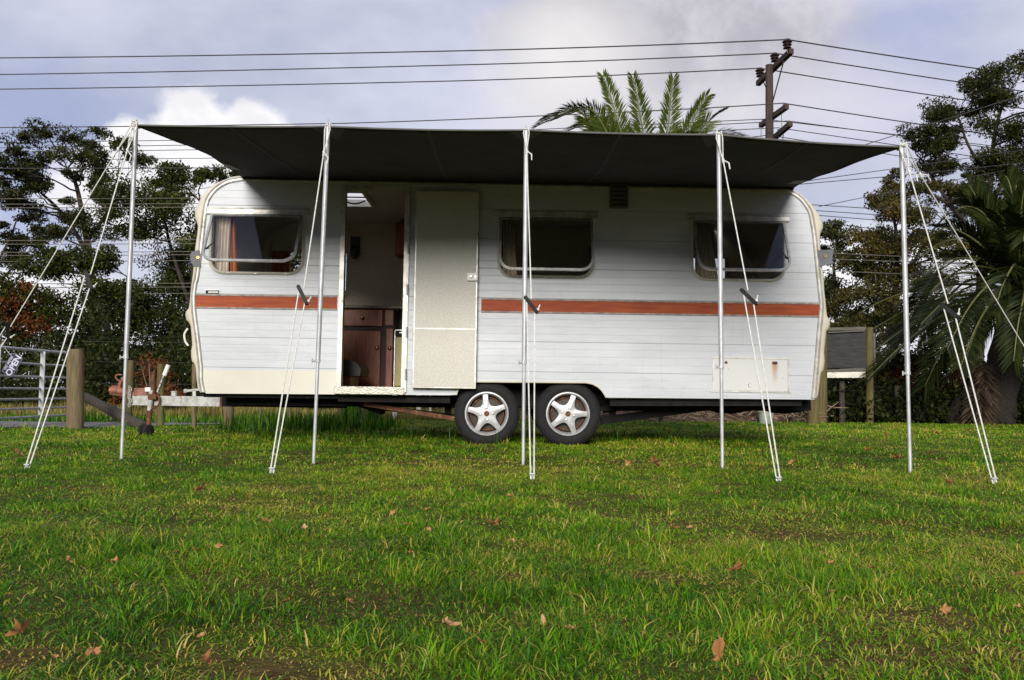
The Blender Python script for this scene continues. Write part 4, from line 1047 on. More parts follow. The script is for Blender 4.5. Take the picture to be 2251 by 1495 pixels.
# ---- power pole
DP = 25.3
def pp(px, py, D=DP): return dp(px, py, D)
base = pp(1690, 300); 
pw = thing('power_pole', 'dark wooden power pole with cross arms and insulators above the awning', 'power pole', (base.x - .0, base.y, 0))
ptop = pp(1691, 143); mb = MB(); pts = [Vector((base.x - .02, base.y, 0)).lerp(ptop, i / 8) for i in range(9)]
mb.tube(pts, [.16 - .055 * i / 8 for i in range(9)], 14); obj('pole', mb, M['pole_wood'], pw, True)
def arm(a, da, b_, db_, w, nm='cross_arm'):
    mb = MB(); mb.beam(pp(*a, da), pp(*b_, db_), w, w * 1.15); return obj(nm, mb, M['pole_wood'], pw)
arm((1666, 184), 26.5, (1740, 112), 24.2, .13); arm((1672, 276), 26.1, (1730, 234), 24.4, .12); arm((1692, 312), 25.8, (1738, 272), 24.0, .12)
def insulator(px, py, D, h, r, n=3):
    b = pp(px, py, D); mb = MB(); prof = [(.012, -.12), (.012, 0)]
    for k in range(n):
        z = h * k / n; s = .72 + .28 * (k + 1) / n; prof += [(r * .45, z), (r * s, z + h * .05), (r * s * .95, z + h * .12), (r * .5, z + h * .26)]
    prof += [(r * .6, h), (0, h)]
    mb.lathe(prof, b, 'Z', 18); obj('insulator', mb, M['insulator'], pw, 40)
insulator(1730.5, 107, 24.25, .26, .14); insulator(1703, 136, 25.25, .25, .135); insulator(1670.5, 169, 26.3, .26, .14)
insulator(1723, 238, 24.6, .11, .055, 1); insulator(1678, 271, 26, .11, .055, 1); insulator(1732.5, 277, 24.2, .11, .055, 1); insulator(1711, 292, 24.9, .1, .05, 1)
mb = MB(); mb.tube([pp(1724, 130, 24.6), pp(1699, 222, 25.2)], .022, 6); mb.tube([pp(1677, 177, 26.2), pp(1687, 200, 25.4)], .018, 6); obj('brace', mb, M['pole_wood'], pw)
mb = MB(); mb.tube([pp(1718, 243, 24.7), pp(1718.5, 286, 24.7)], .009, 5); mb.tube([pp(1673, 282, 26), pp(1673, 345, 26)], .009, 5); mb.tube([pp(1722, 296, 24.6), pp(1714, 345, 24.8)], .013, 5); obj('down_lead', mb, M['wire'], pw)
# ---- wires: one object each
def wire(label, pts, r=.016, m_='wire', sag=0.0, grp='overhead power wires'):
    pts = list(pts)
    if pts[0][0] <= -80: a, b_ = pts[0], pts[1]; pts.insert(0, (a[0] - 900, a[1] + (a[1] - b_[1]) * 900 / (b_[0] - a[0]) * .6, a[2] + 2))
    if pts[-1][0] >= 2330: a, b_ = pts[-1], pts[-2]; pts.append((a[0] + 700, a[1] + (a[1] - b_[1]) * 700 / (a[0] - b_[0]), a[2] + 3))
    P3 = [dp(x, y, D) for x, y, D in pts]; out = []
    for a, b_ in zip(P3[:-1], P3[1:]):
        for k in range(12): t = k / 12; out.append(a.lerp(b_, t) - Vector((0, 0, sag * 4 * t * (1 - t))))
    out.append(P3[-1]); o = obj('power_wire', MB().tube(out, r, 6), M[m_], None, origin=out[0]); tagit(o, label, 'power wire', grp)
wire('highest overhead wire, crossing the topmost insulator of the pole', [(-80, 128, 30), (1000, 112, 27), (1730, 87, 24.2), (2330, 176, 28)], .019, sag=.03)
wire('second highest overhead wire, on the middle large insulator of the pole', [(-80, 165, 31), (1000, 143, 28), (1703, 117, 25.2), (2330, 212, 29)], .018, sag=.03)
wire('third overhead wire from the top, on the leftmost large insulator', [(-80, 197, 32), (1000, 178, 29), (1670, 150, 26.3), (2330, 250, 30)], .018, sag=.03)
wire('overhead wire just above the awning edge, on the upper short cross arm', [(-80, 281, 30), (760, 271, 28), (1290, 250, 26), (1722, 227, 24.6), (2330, 318, 28)], .016, sag=.02)
wire('upper of the wires behind the palm fronds, on the left stub of the pole', [(-80, 315, 31), (780, 303, 29), (1678, 262, 26), (2330, 338, 30)], .012)
wire('wire on the small insulator at the right end of the lowest cross arm', [(-80, 326, 30), (780, 314, 28), (1733, 266, 24.2), (2330, 345, 28)], .012)
wire('wire on the inner small insulator of the lowest cross arm', [(-80, 336, 31), (780, 325, 29), (1711, 281, 24.9), (2330, 372, 28)], .012)
wire('lowest wire on the power pole, half hidden by the awning edge', [(-80, 354, 32), (780, 344, 30), (1640, 303, 26), (1690, 297, 25.5), (2330, 400, 30)], .012)
low = [(370, 368, 'wire'), (437, 434, 'wire_far'), (449, 446, 'wire_far'), (457, 454, 'wire_far'), (529, 525, 'wire_far'), (537, 534, 'wire_far'), (555, 551, 'wire_far'), (562, 558, 'wire_far'), (575, 571, 'wire_far'), (624, 621, 'wire_far'), (633, 629, 'wire_far'), (647, 643, 'wire_far')]
nth = ['pale wire crossing the left trees just under the awning corner', 'highest of the three pale wires level with the roof curve of the caravan', 'middle of the three pale wires level with the roof curve of the caravan', 'lowest of the three pale wires level with the roof curve of the caravan',
       'highest of the five pale wires level with the front window of the caravan', 'second of the five pale wires level with the front window, counted downward', 'third of the five pale wires level with the front window, counted downward', 'fourth of the five pale wires level with the front window, counted downward', 'lowest of the five pale wires level with the front window',
       'highest of three faint wires across the dark trees above the farm gate', 'middle of three faint wires across the dark trees above the farm gate', 'lowest of three faint wires across the dark trees above the farm gate']
for i, (ya, yb_, m_) in enumerate(low):
    wire(nth[i], [(-80, ya, 20.5), (620, yb_, 21), (1300, yb_ - 6, 22)], .0085 if m_ == 'wire_far' else .011, m_, .01, 'low wires in front of the left trees')
rt = [('steep wire rising from the awning corner towards the tall gum tree', [(1880, 325, 17), (2251, 208, 21)], 'wire'), ('wire rising beneath the right corner of the awning', [(1700, 408, 18), (1980, 369, 20), (2330, 318, 24)], 'wire'),
      ('second wire rising beneath the right corner of the awning, the lower one', [(1690, 411, 18), (1977, 386, 20), (2330, 350, 24)], 'wire'), ('thin wire rising right of the rear roof curve of the caravan', [(1800, 454, 20), (1930, 428, 21), (2330, 352, 24)], 'wire'),
      ('highest of four descending wires right of the rear roof curve', [(1780, 450, 20), (2330, 484, 23)], 'wire'), ('second of four descending wires right of the rear roof curve', [(1780, 462, 20), (2330, 500, 23)], 'wire'), ('third of four descending wires right of the rear roof curve', [(1780, 472, 20), (2330, 516, 23)], 'wire'), ('lowest of four descending wires right of the rear roof curve', [(1780, 484, 20), (2330, 560, 23)], 'wire'),
      ('highest of the pale wires across the bronzed tree behind the board', [(1790, 555, 16.5), (2120, 570, 17.5)], 'wire_far'), ('middle of the pale wires across the bronzed tree behind the board', [(1790, 568, 16.5), (2120, 580, 17.5)], 'wire_far'), ('lowest of the pale wires across the bronzed tree behind the board', [(1790, 594, 16.5), (2120, 608, 17.5)], 'wire_far')]
for lb, p_, m_ in rt: wire(lb, p_, .0075 if m_ == 'wire_far' else .009, m_, .0, 'wires at the right of the caravan')
# ------------------------------------------------------------------ foliage meshes
def quads_obj(name, V, nper, faces_per, tint, mat_, parent=None, origin=None):
    """V (N,nper,3) vertex array; faces_per list of index tuples per item"""
    N = V.shape[0]; me = bpy.data.meshes.new(name)
    verts = V.reshape(-1, 3).astype(np.float32).copy()
    Mi = None
    if parent is not None: o3 = np.array(ROOTM[parent.name].translation); verts -= o3.astype(np.float32)
    elif origin is not None: verts -= np.array(origin, dtype=np.float32)
    me.vertices.add(N * nper); me.vertices.foreach_set('co', verts.ravel())
    loops = np.concatenate([np.array(f) for f in faces_per]); tot = np.array([len(f) for f in faces_per])
    LI = (np.arange(N)[:, None] * nper + loops[None, :]).ravel().astype(np.int32)
    me.loops.add(LI.size); me.loops.foreach_set('vertex_index', LI)
    LT = np.tile(tot, N).astype(np.int32); LS = np.concatenate([[0], np.cumsum(LT)[:-1]]).astype(np.int32)
    me.polygons.add(LT.size); me.polygons.foreach_set('loop_start', LS); me.polygons.foreach_set('loop_total', LT)
    me.update(calc_edges=True)
    at_ = me.attributes.new('tint', 'FLOAT', 'POINT'); at_.data.foreach_set('value', np.repeat(tint, nper).astype(np.float32))
    me.materials.append(mat_)
    o = bpy.data.objects.new(name, me); COL.objects.link(o)
    if parent is not None: o.parent = parent; ROOTM[o.name] = ROOTM[parent.name]
    elif origin is not None: o.location = origin
    return o
def unit(a): return a / (np.linalg.norm(a, axis=-1, keepdims=True) + 1e-9)
def leaf_quads(P, size, asp=.42, droop=.25):
    N = len(P); d = unit(rng.normal(size=(N, 3)) + np.array([0, 0, -droop])); n = unit(rng.normal(size=(N, 3)) + np.array([0, 0, .5])); s = unit(np.cross(d, n))
    L_ = (size * rng.uniform(.6, 1.35, N))[:, None]; w = L_ * asp * .5
    b = P - d * L_ * .5; t = P + d * L_ * .5; m_ = P + unit(np.cross(s, d)) * L_ * .08
    return np.stack([b, m_ + s * w, t, m_ - s * w], 1)
def clump_points(c, rx, ry, rz, n, sub=.34, flat=.0, ns=None):
    """points in an irregular clump built from sub clusters"""
    ns = ns or max(6, int(10 * (rx * rz) ** .5 + 6))
    u = unit(rng.normal(size=(ns, 3))) * (rng.uniform(0, 1, (ns, 1)) ** .45)
    u[:, 2] = np.where(u[:, 2] < 0, u[:, 2] * (1 - flat), u[:, 2])
    cs = u * np.array([rx, ry, rz]) * .82
    wgt = rng.uniform(.4, 1.4, ns); idx = rng.choice(ns, n, p=wgt / wgt.sum())
    sr = min(rx, rz * 1.6) * sub * rng.uniform(.5, 1.35, ns)[idx][:, None]
    q = unit(rng.normal(size=(n, 3))) * (rng.uniform(.15, 1, (n, 1)) ** .5) * np.array([1.25, 1.25, .8]) * sr
    hue = rng.normal(0, .10, ns)
    return np.array(c) + cs[idx] + q, cs + np.array(c), hue[idx]
def branch(mb, a, b_, r0, r1, bend=.12, n=6):
    a, b_ = Vector(a), Vector(b_); d = b_ - a; L_ = d.length
    o1 = Vector(rng.normal(size=3)) * L_ * bend; o1.z = abs(o1.z) * .3 - L_ * .05
    pts = [];
    for i in range(n + 1):
        t = i / n; pts.append(a + d * t + o1 * math.sin(math.pi * t) + Vector(rng.normal(size=3)) * L_ * .012)
    mb.tube(pts, [r0 + (r1 - r0) * (i / n) for i in range(n + 1)], 6, cap=False); return pts
def tree(name, label, D, base, trunk, clumps, leafm, barkm, leaf=.13, dens=1.0, depth=.8, thin=.62, group=None, cat='tree', flat=.5, twigs=5, tint=(.42, .2), sub=.40, extra=None, grow=1.5):
    """trunk: list of polylines of (px,py,radius); clumps: (px,py,rx,ry) in the photograph at distance D"""
    s = D / F; bpt = dp(base[0], base[1], D); bpt.z = 0
    root = thing(name, label, cat, bpt, group)
    tb = MB(); nodes = []
    for line in trunk:
        pts = catmull([(*dp(px, py, D)[:2], max(-.1, dp(px, py, D).z)) for px, py, _ in line], 4); rr = thin * np.interp(np.linspace(0, len(line) - 1, len(pts)), range(len(line)), [r for *_, r in line])
        dz = rng.normal(0, .25) * s * 60
        pts = [p + Vector((0, dz * (i / len(pts)), 0)) for i, p in enumerate(pts)]
        tb.tube(pts, list(rr), 9, cap=False); nodes += list(zip(pts, rr))
    Ps, T = [], []
    for (px, py, rx, ry) in clumps:
        c = np.array(dp(px, py, D)); c[1] += rng.normal(0, depth); RX, RZ = rx * s * grow, ry * s * grow; RY = (RX + RZ) * .5
        n = int(dens * 2300 * (RX * RZ) ** .85 * (.13 / leaf) ** 1.3 + 60)
        P_, subs, hue = clump_points(c, RX, RY, RZ, n, sub, flat)
        Ps.append(P_); h = (P_[:, 2] - c[2]) / (RZ + 1e-6)
        T.append(np.clip(tint[0] + hue + rng.normal(0, tint[1], n), 0, 1))
        # limb from the nearest node below the clump
        best = min(nodes, key=lambda q: (q[0] - Vector(c)).length + max(0, q[0].z - c[2] + .15) * 4)
        r_s = min(best[1] * .6, .014 + .014 * (RX + RZ)); lp_ = branch(tb, best[0], c, r_s, r_s * .35, .10)
        for k in range(min(twigs, len(subs))): branch(tb, lp_[min(len(lp_) - 1, 3 + k % 3)], subs[k], r_s * .4, r_s * .12, .10, 4)
    obj('trunk', tb, barkm, root, True)
    P_ = np.concatenate(Ps); quads_obj('crown', leaf_quads(P_, leaf), 4, [(0, 1, 2, 3)], np.concatenate(T), leafm, root)
    return root

# ---- left group
tree('gum_tree', 'tall open gum tree with flat-topped clumps above the farm gate', 24, (205, 905), [[(205, 905, .20), (203, 760, .18), (200, 600, .16), (190, 520, .14), (178, 455, .11), (165, 400, .08), (146, 370, .05)], [(198, 570, .12), (160, 505, .09), (120, 455, .07), (80, 420, .05)], [(192, 530, .1), (230, 470, .07), (262, 420, .05)]],
     [(118, 302, 42, 20), (165, 308, 34, 16), (200, 318, 24, 12), (105, 330, 32, 18), (160, 338, 36, 16), (60, 325, 22, 12), (235, 378, 42, 20), (262, 320, 32, 26), (285, 335, 26, 26), (225, 428, 36, 16), (262, 402, 26, 22), (112, 408, 36, 17), (80, 395, 32, 16), (50, 375, 32, 14), (128, 432, 30, 12), (150, 475, 24, 14), (80, 462, 34, 20), (45, 440, 34, 22), (30, 455, 32, 14), (182, 455, 18, 10), (245, 470, 34, 16), (130, 520, 40, 22), (90, 545, 26, 14), (200, 500, 34, 28), (245, 520, 38, 24), (160, 560, 30, 18), (20, 575, 30, 16), (70, 490, 30, 18), (210, 340, 26, 18), (140, 355, 26, 14), (275, 440, 34, 24), (265, 480, 30, 22), (100, 580, 34, 18), (185, 395, 26, 14), (95, 365, 24, 12), (230, 300, 22, 12)],
     M['leaf_euc'], M['bark'], .085, 1.05, .9, tint=(.44, .22), sub=.44, grow=1.3)
tree('gum_tree', 'dark gum tree cut off by the left edge of the photo', 22, (-40, 905), [[(-40, 905, .2), (-30, 700, .16), (-20, 560, .12), (-8, 440, .08), (0, 360, .05)], [(-25, 640, .08), (20, 600, .05), (52, 560, .03), (70, 540, .02)], [(-25, 610, .07), (15, 540, .045), (40, 480, .025)]],
     [(8, 320, 26, 18), (20, 345, 26, 20), (0, 370, 26, 26), (5, 410, 30, 28), (10, 455, 26, 22), (-20, 350, 36, 50), (-30, 440, 40, 50), (10, 520, 24, 24), (-10, 550, 30, 30), (20, 500, 16, 16), (38, 565, 14, 12), (-50, 600, 40, 50), (-50, 700, 50, 60), (10, 690, 24, 30)], M['leaf_euc'], M['bark'], .085, 1.05, .8, tint=(.38, .22), sub=.44, grow=1.3)
tree('evergreen_tree', 'dense dark evergreen filling the gap beside the front of the caravan', 23, (420, 905), [[(430, 905, .22), (428, 760, .2), (425, 620, .15), (430, 520, .1), (438, 440, .06)], [(428, 700, .1), (380, 560, .07), (360, 480, .05)], [(425, 660, .1), (470, 560, .07)]],
     [(455, 385, 50, 16), (500, 378, 40, 14), (410, 402, 46, 22), (355, 405, 34, 16), (320, 425, 34, 20), (372, 430, 40, 24), (440, 430, 56, 30), (330, 470, 44, 26), (395, 480, 50, 34), (450, 490, 50, 36), (350, 520, 46, 28), (420, 545, 50, 34), (330, 560, 44, 26), (480, 560, 44, 50), (385, 600, 54, 34), (330, 620, 44, 30), (430, 640, 54, 40), (360, 670, 54, 34), (480, 660, 40, 60), (320, 700, 36, 30), (420, 720, 54, 40), (360, 740, 44, 30), (460, 770, 44, 40), (390, 790, 40, 30), (340, 790, 30, 26)],
     M['leaf_dark'], M['bark'], .09, 1.1, 1.2, tint=(.46, .23), grow=1.6)
tree('evergreen_tree', 'bushy dark evergreen rising behind the leftmost awning pole', 21, (245, 905), [[(255, 905, .17), (250, 790, .14), (228, 700, .12), (205, 640, .09), (195, 590, .06)], [(250, 790, .1), (285, 700, .07), (300, 620, .05)], [(240, 760, .06), (200, 690, .05), (170, 620, .03)]],
     [(170, 575, 40, 26), (215, 590, 40, 26), (265, 585, 36, 26), (140, 612, 36, 22), (190, 630, 46, 28), (245, 640, 46, 30), (290, 650, 40, 34), (130, 660, 34, 26), (170, 690, 46, 30), (225, 700, 44, 30), (275, 720, 44, 34), (140, 740, 44, 30), (190, 760, 44, 30), (240, 780, 40, 34), (290, 790, 40, 34), (110, 700, 26, 26), (160, 810, 44, 30), (220, 830, 44, 30), (110, 790, 44, 36), (270, 850, 44, 34)],
     M['leaf_dark'], M['bark'], .09, 1.1, 1.1, tint=(.46, .23), grow=1.6)
tree('autumn_tree', 'rusty red autumn tree behind the top rail of the farm gate', 19, (85, 905), [[(88, 905, .07), (86, 800, .06), (80, 740, .045), (84, 680, .03)], [(86, 790, .035), (100, 730, .025), (104, 680, .018)], [(86, 800, .03), (66, 740, .02), (60, 690, .015)]],
     [(78, 640, 34, 20), (55, 665, 30, 22), (95, 670, 30, 22), (40, 700, 30, 22), (80, 705, 36, 22), (110, 720, 24, 22), (50, 735, 34, 20), (90, 745, 30, 18)], M['leaf_red'], M['bark_pale'], .09, .8, .4, tint=(.42, .22))
tree('autumn_shrub', 'low rust coloured autumn shrub behind the drawbar handle', 14.5, (335, 915), [[(335, 915, .03), (333, 860, .025), (331, 800, .012)], [(335, 890, .02), (345, 840, .012), (352, 800, .007)], [(335, 890, .02), (322, 840, .012), (314, 805, .007)], [(334, 880, .015), (338, 830, .01), (340, 790, .006)]],
     [(330, 800, 26, 18), (310, 830, 26, 20), (345, 830, 26, 22), (325, 860, 30, 20), (370, 860, 26, 22), (290, 870, 26, 20), (350, 885, 34, 18), (395, 870, 22, 22)], M['leaf_red'], M['bark_pale'], .06, .5, .3, cat='shrub', tint=(.5, .25))
# behind the caravan
tree('evergreen_tree', 'dark evergreen glimpsed through the front window of the caravan', 21, (640, 905), [[(640, 905, .2), (640, 700, .16), (630, 540, .09)]], [(600, 560, 60, 40), (560, 620, 60, 40), (660, 610, 60, 40), (700, 560, 50, 40), (620, 690, 70, 50), (540, 700, 50, 50), (700, 700, 60, 50), (620, 790, 80, 50), (740, 800, 60, 50)], M['leaf_dark'], M['bark'], .15, .5, .8)
# ---- right group
tree('gum_tree', 'tallest gum tree with spreading crown above the palm at right', 25, (2150, 905), [[(2150, 905, .26), (2150, 760, .24), (2155, 600, .2), (2160, 500, .17), (2172, 400, .12), (2180, 300, .09), (2200, 220, .06)], [(2155, 560, .13), (2110, 470, .1), (2070, 400, .07), (2040, 340, .05)], [(2165, 460, .1), (2215, 390, .08), (2240, 320, .06)], [(2150, 520, .1), (2080, 450, .07), (2020, 420, .05)], [(2172, 390, .08), (2130, 320, .06), (2110, 260, .04)]],
     [(2235, 148, 36, 20), (2212, 165, 30, 22), (2255, 185, 40, 30), (2160, 180, 36, 14), (2130, 195, 26, 16), (2195, 205, 32, 22), (2110, 218, 34, 22), (2085, 235, 26, 22), (2175, 235, 30, 20), (2225, 245, 40, 24), (2075, 255, 22, 14), (2130, 250, 30, 14), (2030, 272, 26, 20), (2012, 295, 26, 24), (2055, 268, 24, 18), (2000, 315, 20, 14), (2085, 305, 44, 18), (2060, 315, 36, 14), (2130, 320, 34, 20), (2215, 300, 36, 26), (2250, 340, 40, 34), (2200, 350, 26, 22), (2110, 355, 46, 16), (2150, 360, 36, 18), (2190, 370, 36, 20), (2040, 345, 26, 12), (2240, 410, 40, 30), (2120, 385, 40, 16), (2065, 370, 26, 14), (2280, 260, 50, 80), (2290, 400, 50, 70), (2090, 280, 30, 14), (2160, 280, 30, 18), (2190, 310, 30, 18), (2060, 395, 34, 16), (2150, 420, 40, 20), (2180, 450, 44, 22), (2105, 430, 34, 18), (2020, 330, 24, 12), (2235, 205, 34, 20)],
     M['leaf_euc'], M['bark'], .085, 1.0, 1.0, tint=(.44, .22), sub=.46)
tree('gum_tree', 'bronze tinted gum tree behind the rightmost awning pole', 22, (1960, 905), [[(1965, 905, .18), (1968, 760, .15), (1972, 640, .12), (1978, 540, .08), (1970, 470, .05)], [(1970, 660, .09), (2020, 560, .06), (2060, 500, .04), (2090, 470, .03)], [(1968, 720, .08), (1920, 620, .05), (1890, 560, .03)]],
     [(1950, 415, 24, 14), (1985, 385, 22, 12), (1935, 440, 26, 18), (1975, 435, 26, 16), (2030, 418, 34, 14), (2055, 440, 30, 12), (1920, 465, 28, 14), (1965, 475, 34, 18), (2010, 470, 26, 18), (1990, 500, 34, 20), (1935, 505, 40, 22), (2040, 500, 30, 20), (2080, 510, 30, 20), (1900, 535, 40, 24), (1960, 545, 44, 26), (2020, 550, 40, 26), (2075, 560, 34, 30), (1880, 580, 40, 26), (1935, 595, 44, 28), (1995, 605, 44, 30), (2050, 620, 44, 34), (1870, 620, 34, 26), (1920, 645, 44, 28), (1975, 660, 44, 30), (1905, 690, 44, 24), (1960, 710, 44, 30), (2020, 690, 44, 40), (1850, 655, 34, 20), (1880, 665, 34, 20), (1945, 560, 34, 22), (1900, 730, 50, 22), (1850, 720, 40, 18), (1915, 560, 36, 22)],
     M['leaf_brown'], M['bark'], .08, 1.05, 1.0, tint=(.36, .22), grow=1.55)
tree('gum_tree', 'small round-topped gum tree just right of the caravan rear window', 24, (1835, 905), [[(1845, 905, .12), (1842, 760, .1), (1838, 640, .08), (1836, 560, .05)]],
     [(1835, 500, 30, 16), (1815, 520, 28, 18), (1860, 520, 24, 16), (1838, 545, 34, 18), (1820, 580, 34, 18), (1860, 575, 26, 16), (1830, 620, 30, 16), (1862, 650, 26, 16), (1838, 680, 30, 14), (1800, 660, 30, 40), (1850, 710, 40, 24), (1835, 740, 40, 24), (1870, 610, 30, 20)], M['leaf_euc'], M['bark_pale'], .10, .7, .5, tint=(.5, .22))
tree('autumn_shrub', 'orange-brown shrub at the foot of the palm beyond the fence', 15.5, (2050, 925), [[(2050, 925, .03), (2045, 870, .02), (2040, 820, .012)], [(2050, 915, .02), (2070, 860, .012), (2080, 830, .008)]],
     [(2040, 815, 30, 20), (2075, 825, 30, 20), (2020, 850, 30, 22), (2060, 860, 36, 22), (2110, 850, 26, 20), (1985, 830, 24, 24)], M['leaf_red'], M['bark_pale'], .07, .7, .35, cat='shrub', tint=(.3, .2))
tree('evergreen_shrub', 'olive green bush directly behind the blank blackboard', 16.5, (1880, 925), [[(1880, 925, .05), (1882, 840, .04), (1885, 760, .02)]],
     [(1870, 745, 34, 20), (1900, 765, 34, 24), (1850, 780, 36, 24), (1930, 790, 36, 26), (1880, 810, 44, 26), (1840, 820, 36, 26), (1920, 840, 44, 28), (1965, 800, 36, 30), (1960, 850, 44, 34), (2000, 880, 44, 30), (1935, 740, 40, 30)], M['leaf_brown'], M['bark'], .08, .9, .4, cat='shrub', tint=(.28, .2))

# ---- palms
def frond_mesh(pts, Lmax, nl, width=.022, vee=.55, twist=0.0, keep=1.0):
    """pts: rachis points; returns leaflet array (N,4,3)"""
    pts = [np.array(p) for p in pts]; seg = np.array([np.linalg.norm(b - a) for a, b in zip(pts[:-1], pts[1:])]); cum = np.concatenate([[0], np.cumsum(seg)]); tot = cum[-1]
    out = []
    for side in (-1, 1):
        for k in range(nl):
            t = (k + rng.uniform(0, .9)) / nl
            if t < .10 or rng.uniform() > keep: continue
            s_ = t * tot; i = min(len(seg) - 1, int(np.searchsorted(cum, s_, 'right') - 1)); f = (s_ - cum[i]) / seg[i]
            p = pts[i] + (pts[i + 1] - pts[i]) * f; d = unit(pts[min(i + 2, len(pts) - 1)] - pts[max(i - 1, 0)])
            up = np.array([0, 0, 1.0]); sx = np.cross(d, up)
            if np.linalg.norm(sx) < .72: sx = np.array([1.0, .15, 0]) - d * (d[0] + .15 * d[1])
            sx = unit(sx); nrm = unit(np.cross(sx, d))
            if twist: sx, nrm = sx * math.cos(twist) + nrm * math.sin(twist), nrm * math.cos(twist) - sx * math.sin(twist)
            ang = R(56 - 26 * t + rng.normal(0, 5)); L_ = Lmax * (math.sin(math.pi * min(.95, .12 + .80 * t)) ** .55) * rng.uniform(.85, 1.12)
            ld = unit(d * math.cos(ang) + (sx * side * math.cos(vee) + nrm * math.sin(vee)) * math.sin(ang))
            wv = unit(np.cross(ld, nrm)) * width; tip = p + ld * L_ + np.array([0, 0, -.10 * L_]); mid = p + ld * L_ * .5
            out.append([p, mid + wv * .5, tip, mid - wv * .5])
    return np.array(out)
def palm(name, label, base, crown, fronds, leafm, Lmax, nl, dead=None, trunk_r=.28, width=.026, group=None, tw=None, vee=.5):
    root = thing(name, label, 'palm tree', base, group)
    tb = MB(); b_ = Vector(base); c = Vector(crown); n = 10
    tb.tube([b_.lerp(c, i / n) + Vector((.02 * math.sin(i * 2.1), 0, 0)) - (Vector((0, 0, .15)) if i == 0 else Vector()) for i in range(n + 1)], [trunk_r * (1.12 - .2 * i / n + .05 * (i % 2)) for i in range(n + 1)], 14); obj('trunk', tb, M['palm_bark'], root, True)
    for i, pts in enumerate(fronds):
        pts = catmull(pts, 5)
        st = MB(); st.tube(pts, [.030 - .024 * k / (len(pts) - 1) for k in range(len(pts))], 5)
        f = obj('frond', st, M['palm_rachis'], root, True)
        V = frond_mesh(pts, Lmax, nl, width, vee, tw[i] if tw else 0.0)
        quads_obj('leaflets', V, 4, [(0, 1, 2, 3)], np.clip(rng.normal(.45, .22, len(V)), 0, 1), leafm, f)
    if dead:
        Vs = []
        st = MB()
        for pts in dead:
            pts = catmull(pts, 5); st.tube(pts, [.022 - .016 * k / (len(pts) - 1) for k in range(len(pts))], 5); Vs.append(frond_mesh(pts, Lmax * .8, int(nl * .7), width * .8, -.4))
        f = obj('dead_fronds', st, M['dry_stick'], root, True); V = np.concatenate(Vs)
        quads_obj('dead_leaflets', V, 4, [(0, 1, 2, 3)], np.clip(rng.normal(.4, .25, len(V)), 0, 1), M['palm_dead'], f)
    return root
M['palm_rachis'] = mat('palm_rachis', (.13, .13, .035), (.08, .085, .025), 9, .6)
def arc(c, az, el, L_, droop, n=6):
    d = Vector((math.cos(az) * math.cos(el), math.sin(az) * math.cos(el), math.sin(el))); out = []
    for i in range(n + 1):
        t = i / n; out.append(Vector(c) + d * (L_ * t) + Vector((0, 0, -droop * L_ * t * t)))
    return out
# centre palm behind the caravan: fronds seen above the awning
DC = 18.0
cc = dp(1425, 470, DC)
def up(px, py, dd=0, midx=0, midy=0, D=DC):
    t = dp(px, py, D + dd); m_ = cc.lerp(t, .55) + Vector((midx, dd * .1, midy)); return [cc, cc.lerp(m_, .5) + Vector((0, 0, .02)), m_, t.lerp(m_, .35) + Vector((0, 0, .06)), t]
cf = [up(1326, 168, -.5, -.05, .1), up(1392, 172, -.9, .06, .0), up(1480, 172, -.4, .1, .1), up(1556, 210, -.5, .12, .35), up(1592, 243, .3, .12, .45), up(1194, 262, -.6, -.2, 1.0), up(1245, 290, .4, -.1, .9), up(1440, 300, 1.2, .1, .2), up(1640, 305, .2, .2, .75), up(1350, 300, 1.5, 0, .2),
      up(1250, 420, 1.0, 0, .9), up(1600, 400, 1.2, 0, .9), up(1420, 330, 2.0, 0, .3), up(1160, 420, -1.4, 0, .6), up(1690, 420, -1, 0, .6), up(1380, 290, .8, 0, .1), up(1180, 278, .2, -.1, 1.1), up(1222, 262, -.9, -.1, 1.0), up(1268, 276, -.3, 0, .8), up(1296, 290, .6, 0, .7), up(1500, 290, .4, 0, .4), up(1530, 300, -.7, 0, .5)]
palm('date_palm', 'date palm whose upright fronds show above the awning', (cc.x, cc.y, 0), cc, cf, M['palm_green'], .43, 210, width=.022, trunk_r=.3, tw=None, vee=.35)
# right palm
DR = 14.6
rc = dp(2238, 640, DR)
rf_ = []
rs = np.random.default_rng(5)
for i in range(40):
    az = R(rs.uniform(95, 300)) if i < 30 else R(rs.uniform(-65, 95)); el = R(rs.uniform(-8, 78)) if i % 5 else R(rs.uniform(60, 85))
    rf_.append(arc(rc + Vector(rs.normal(0, .06, 3)), az, el, rs.uniform(2.5, 3.05), rs.uniform(.28, .52) + .15 * math.cos(el)))
for tx, ty, dy in ((2012, 640, -.3), (1995, 745, -.4), (2005, 700, .2), (2002, 850, -.5), (2040, 560, .2), (2085, 470, -.2), (2110, 432, .3), (2185, 398, -.3), (2250, 400, .2), (2150, 420, .5), (2130, 800, -1.3), (2190, 790, -1.4), (2060, 800, -.9), (2100, 700, -1.2), (2150, 560, -1.3)):
    tip = dp(tx, ty, DR) + Vector((0, dy, 0)); m_ = rc.lerp(tip, .55) + Vector((0, dy * .2, .55)); rf_.append([rc, rc.lerp(m_, .5) + Vector((0, 0, .12)), m_, m_.lerp(tip, .6) + Vector((0, 0, .1)), tip])
dd_ = []
for i in range(2):
    az = R(rs.uniform(110, 290)); dd_.append(arc(rc + Vector((0, 0, -.25)), az, R(rs.uniform(-50, -5)), rs.uniform(.8, 1.35), rs.uniform(.45, .7)))
pb_ = gp(2185, 932)
palm('date_palm', 'broad dark date palm with arching fronds at the right edge', pb_, rc, rf_, M['palm_dark'], .56, 125, dead=dd_, trunk_r=.25, width=.023, vee=.35)
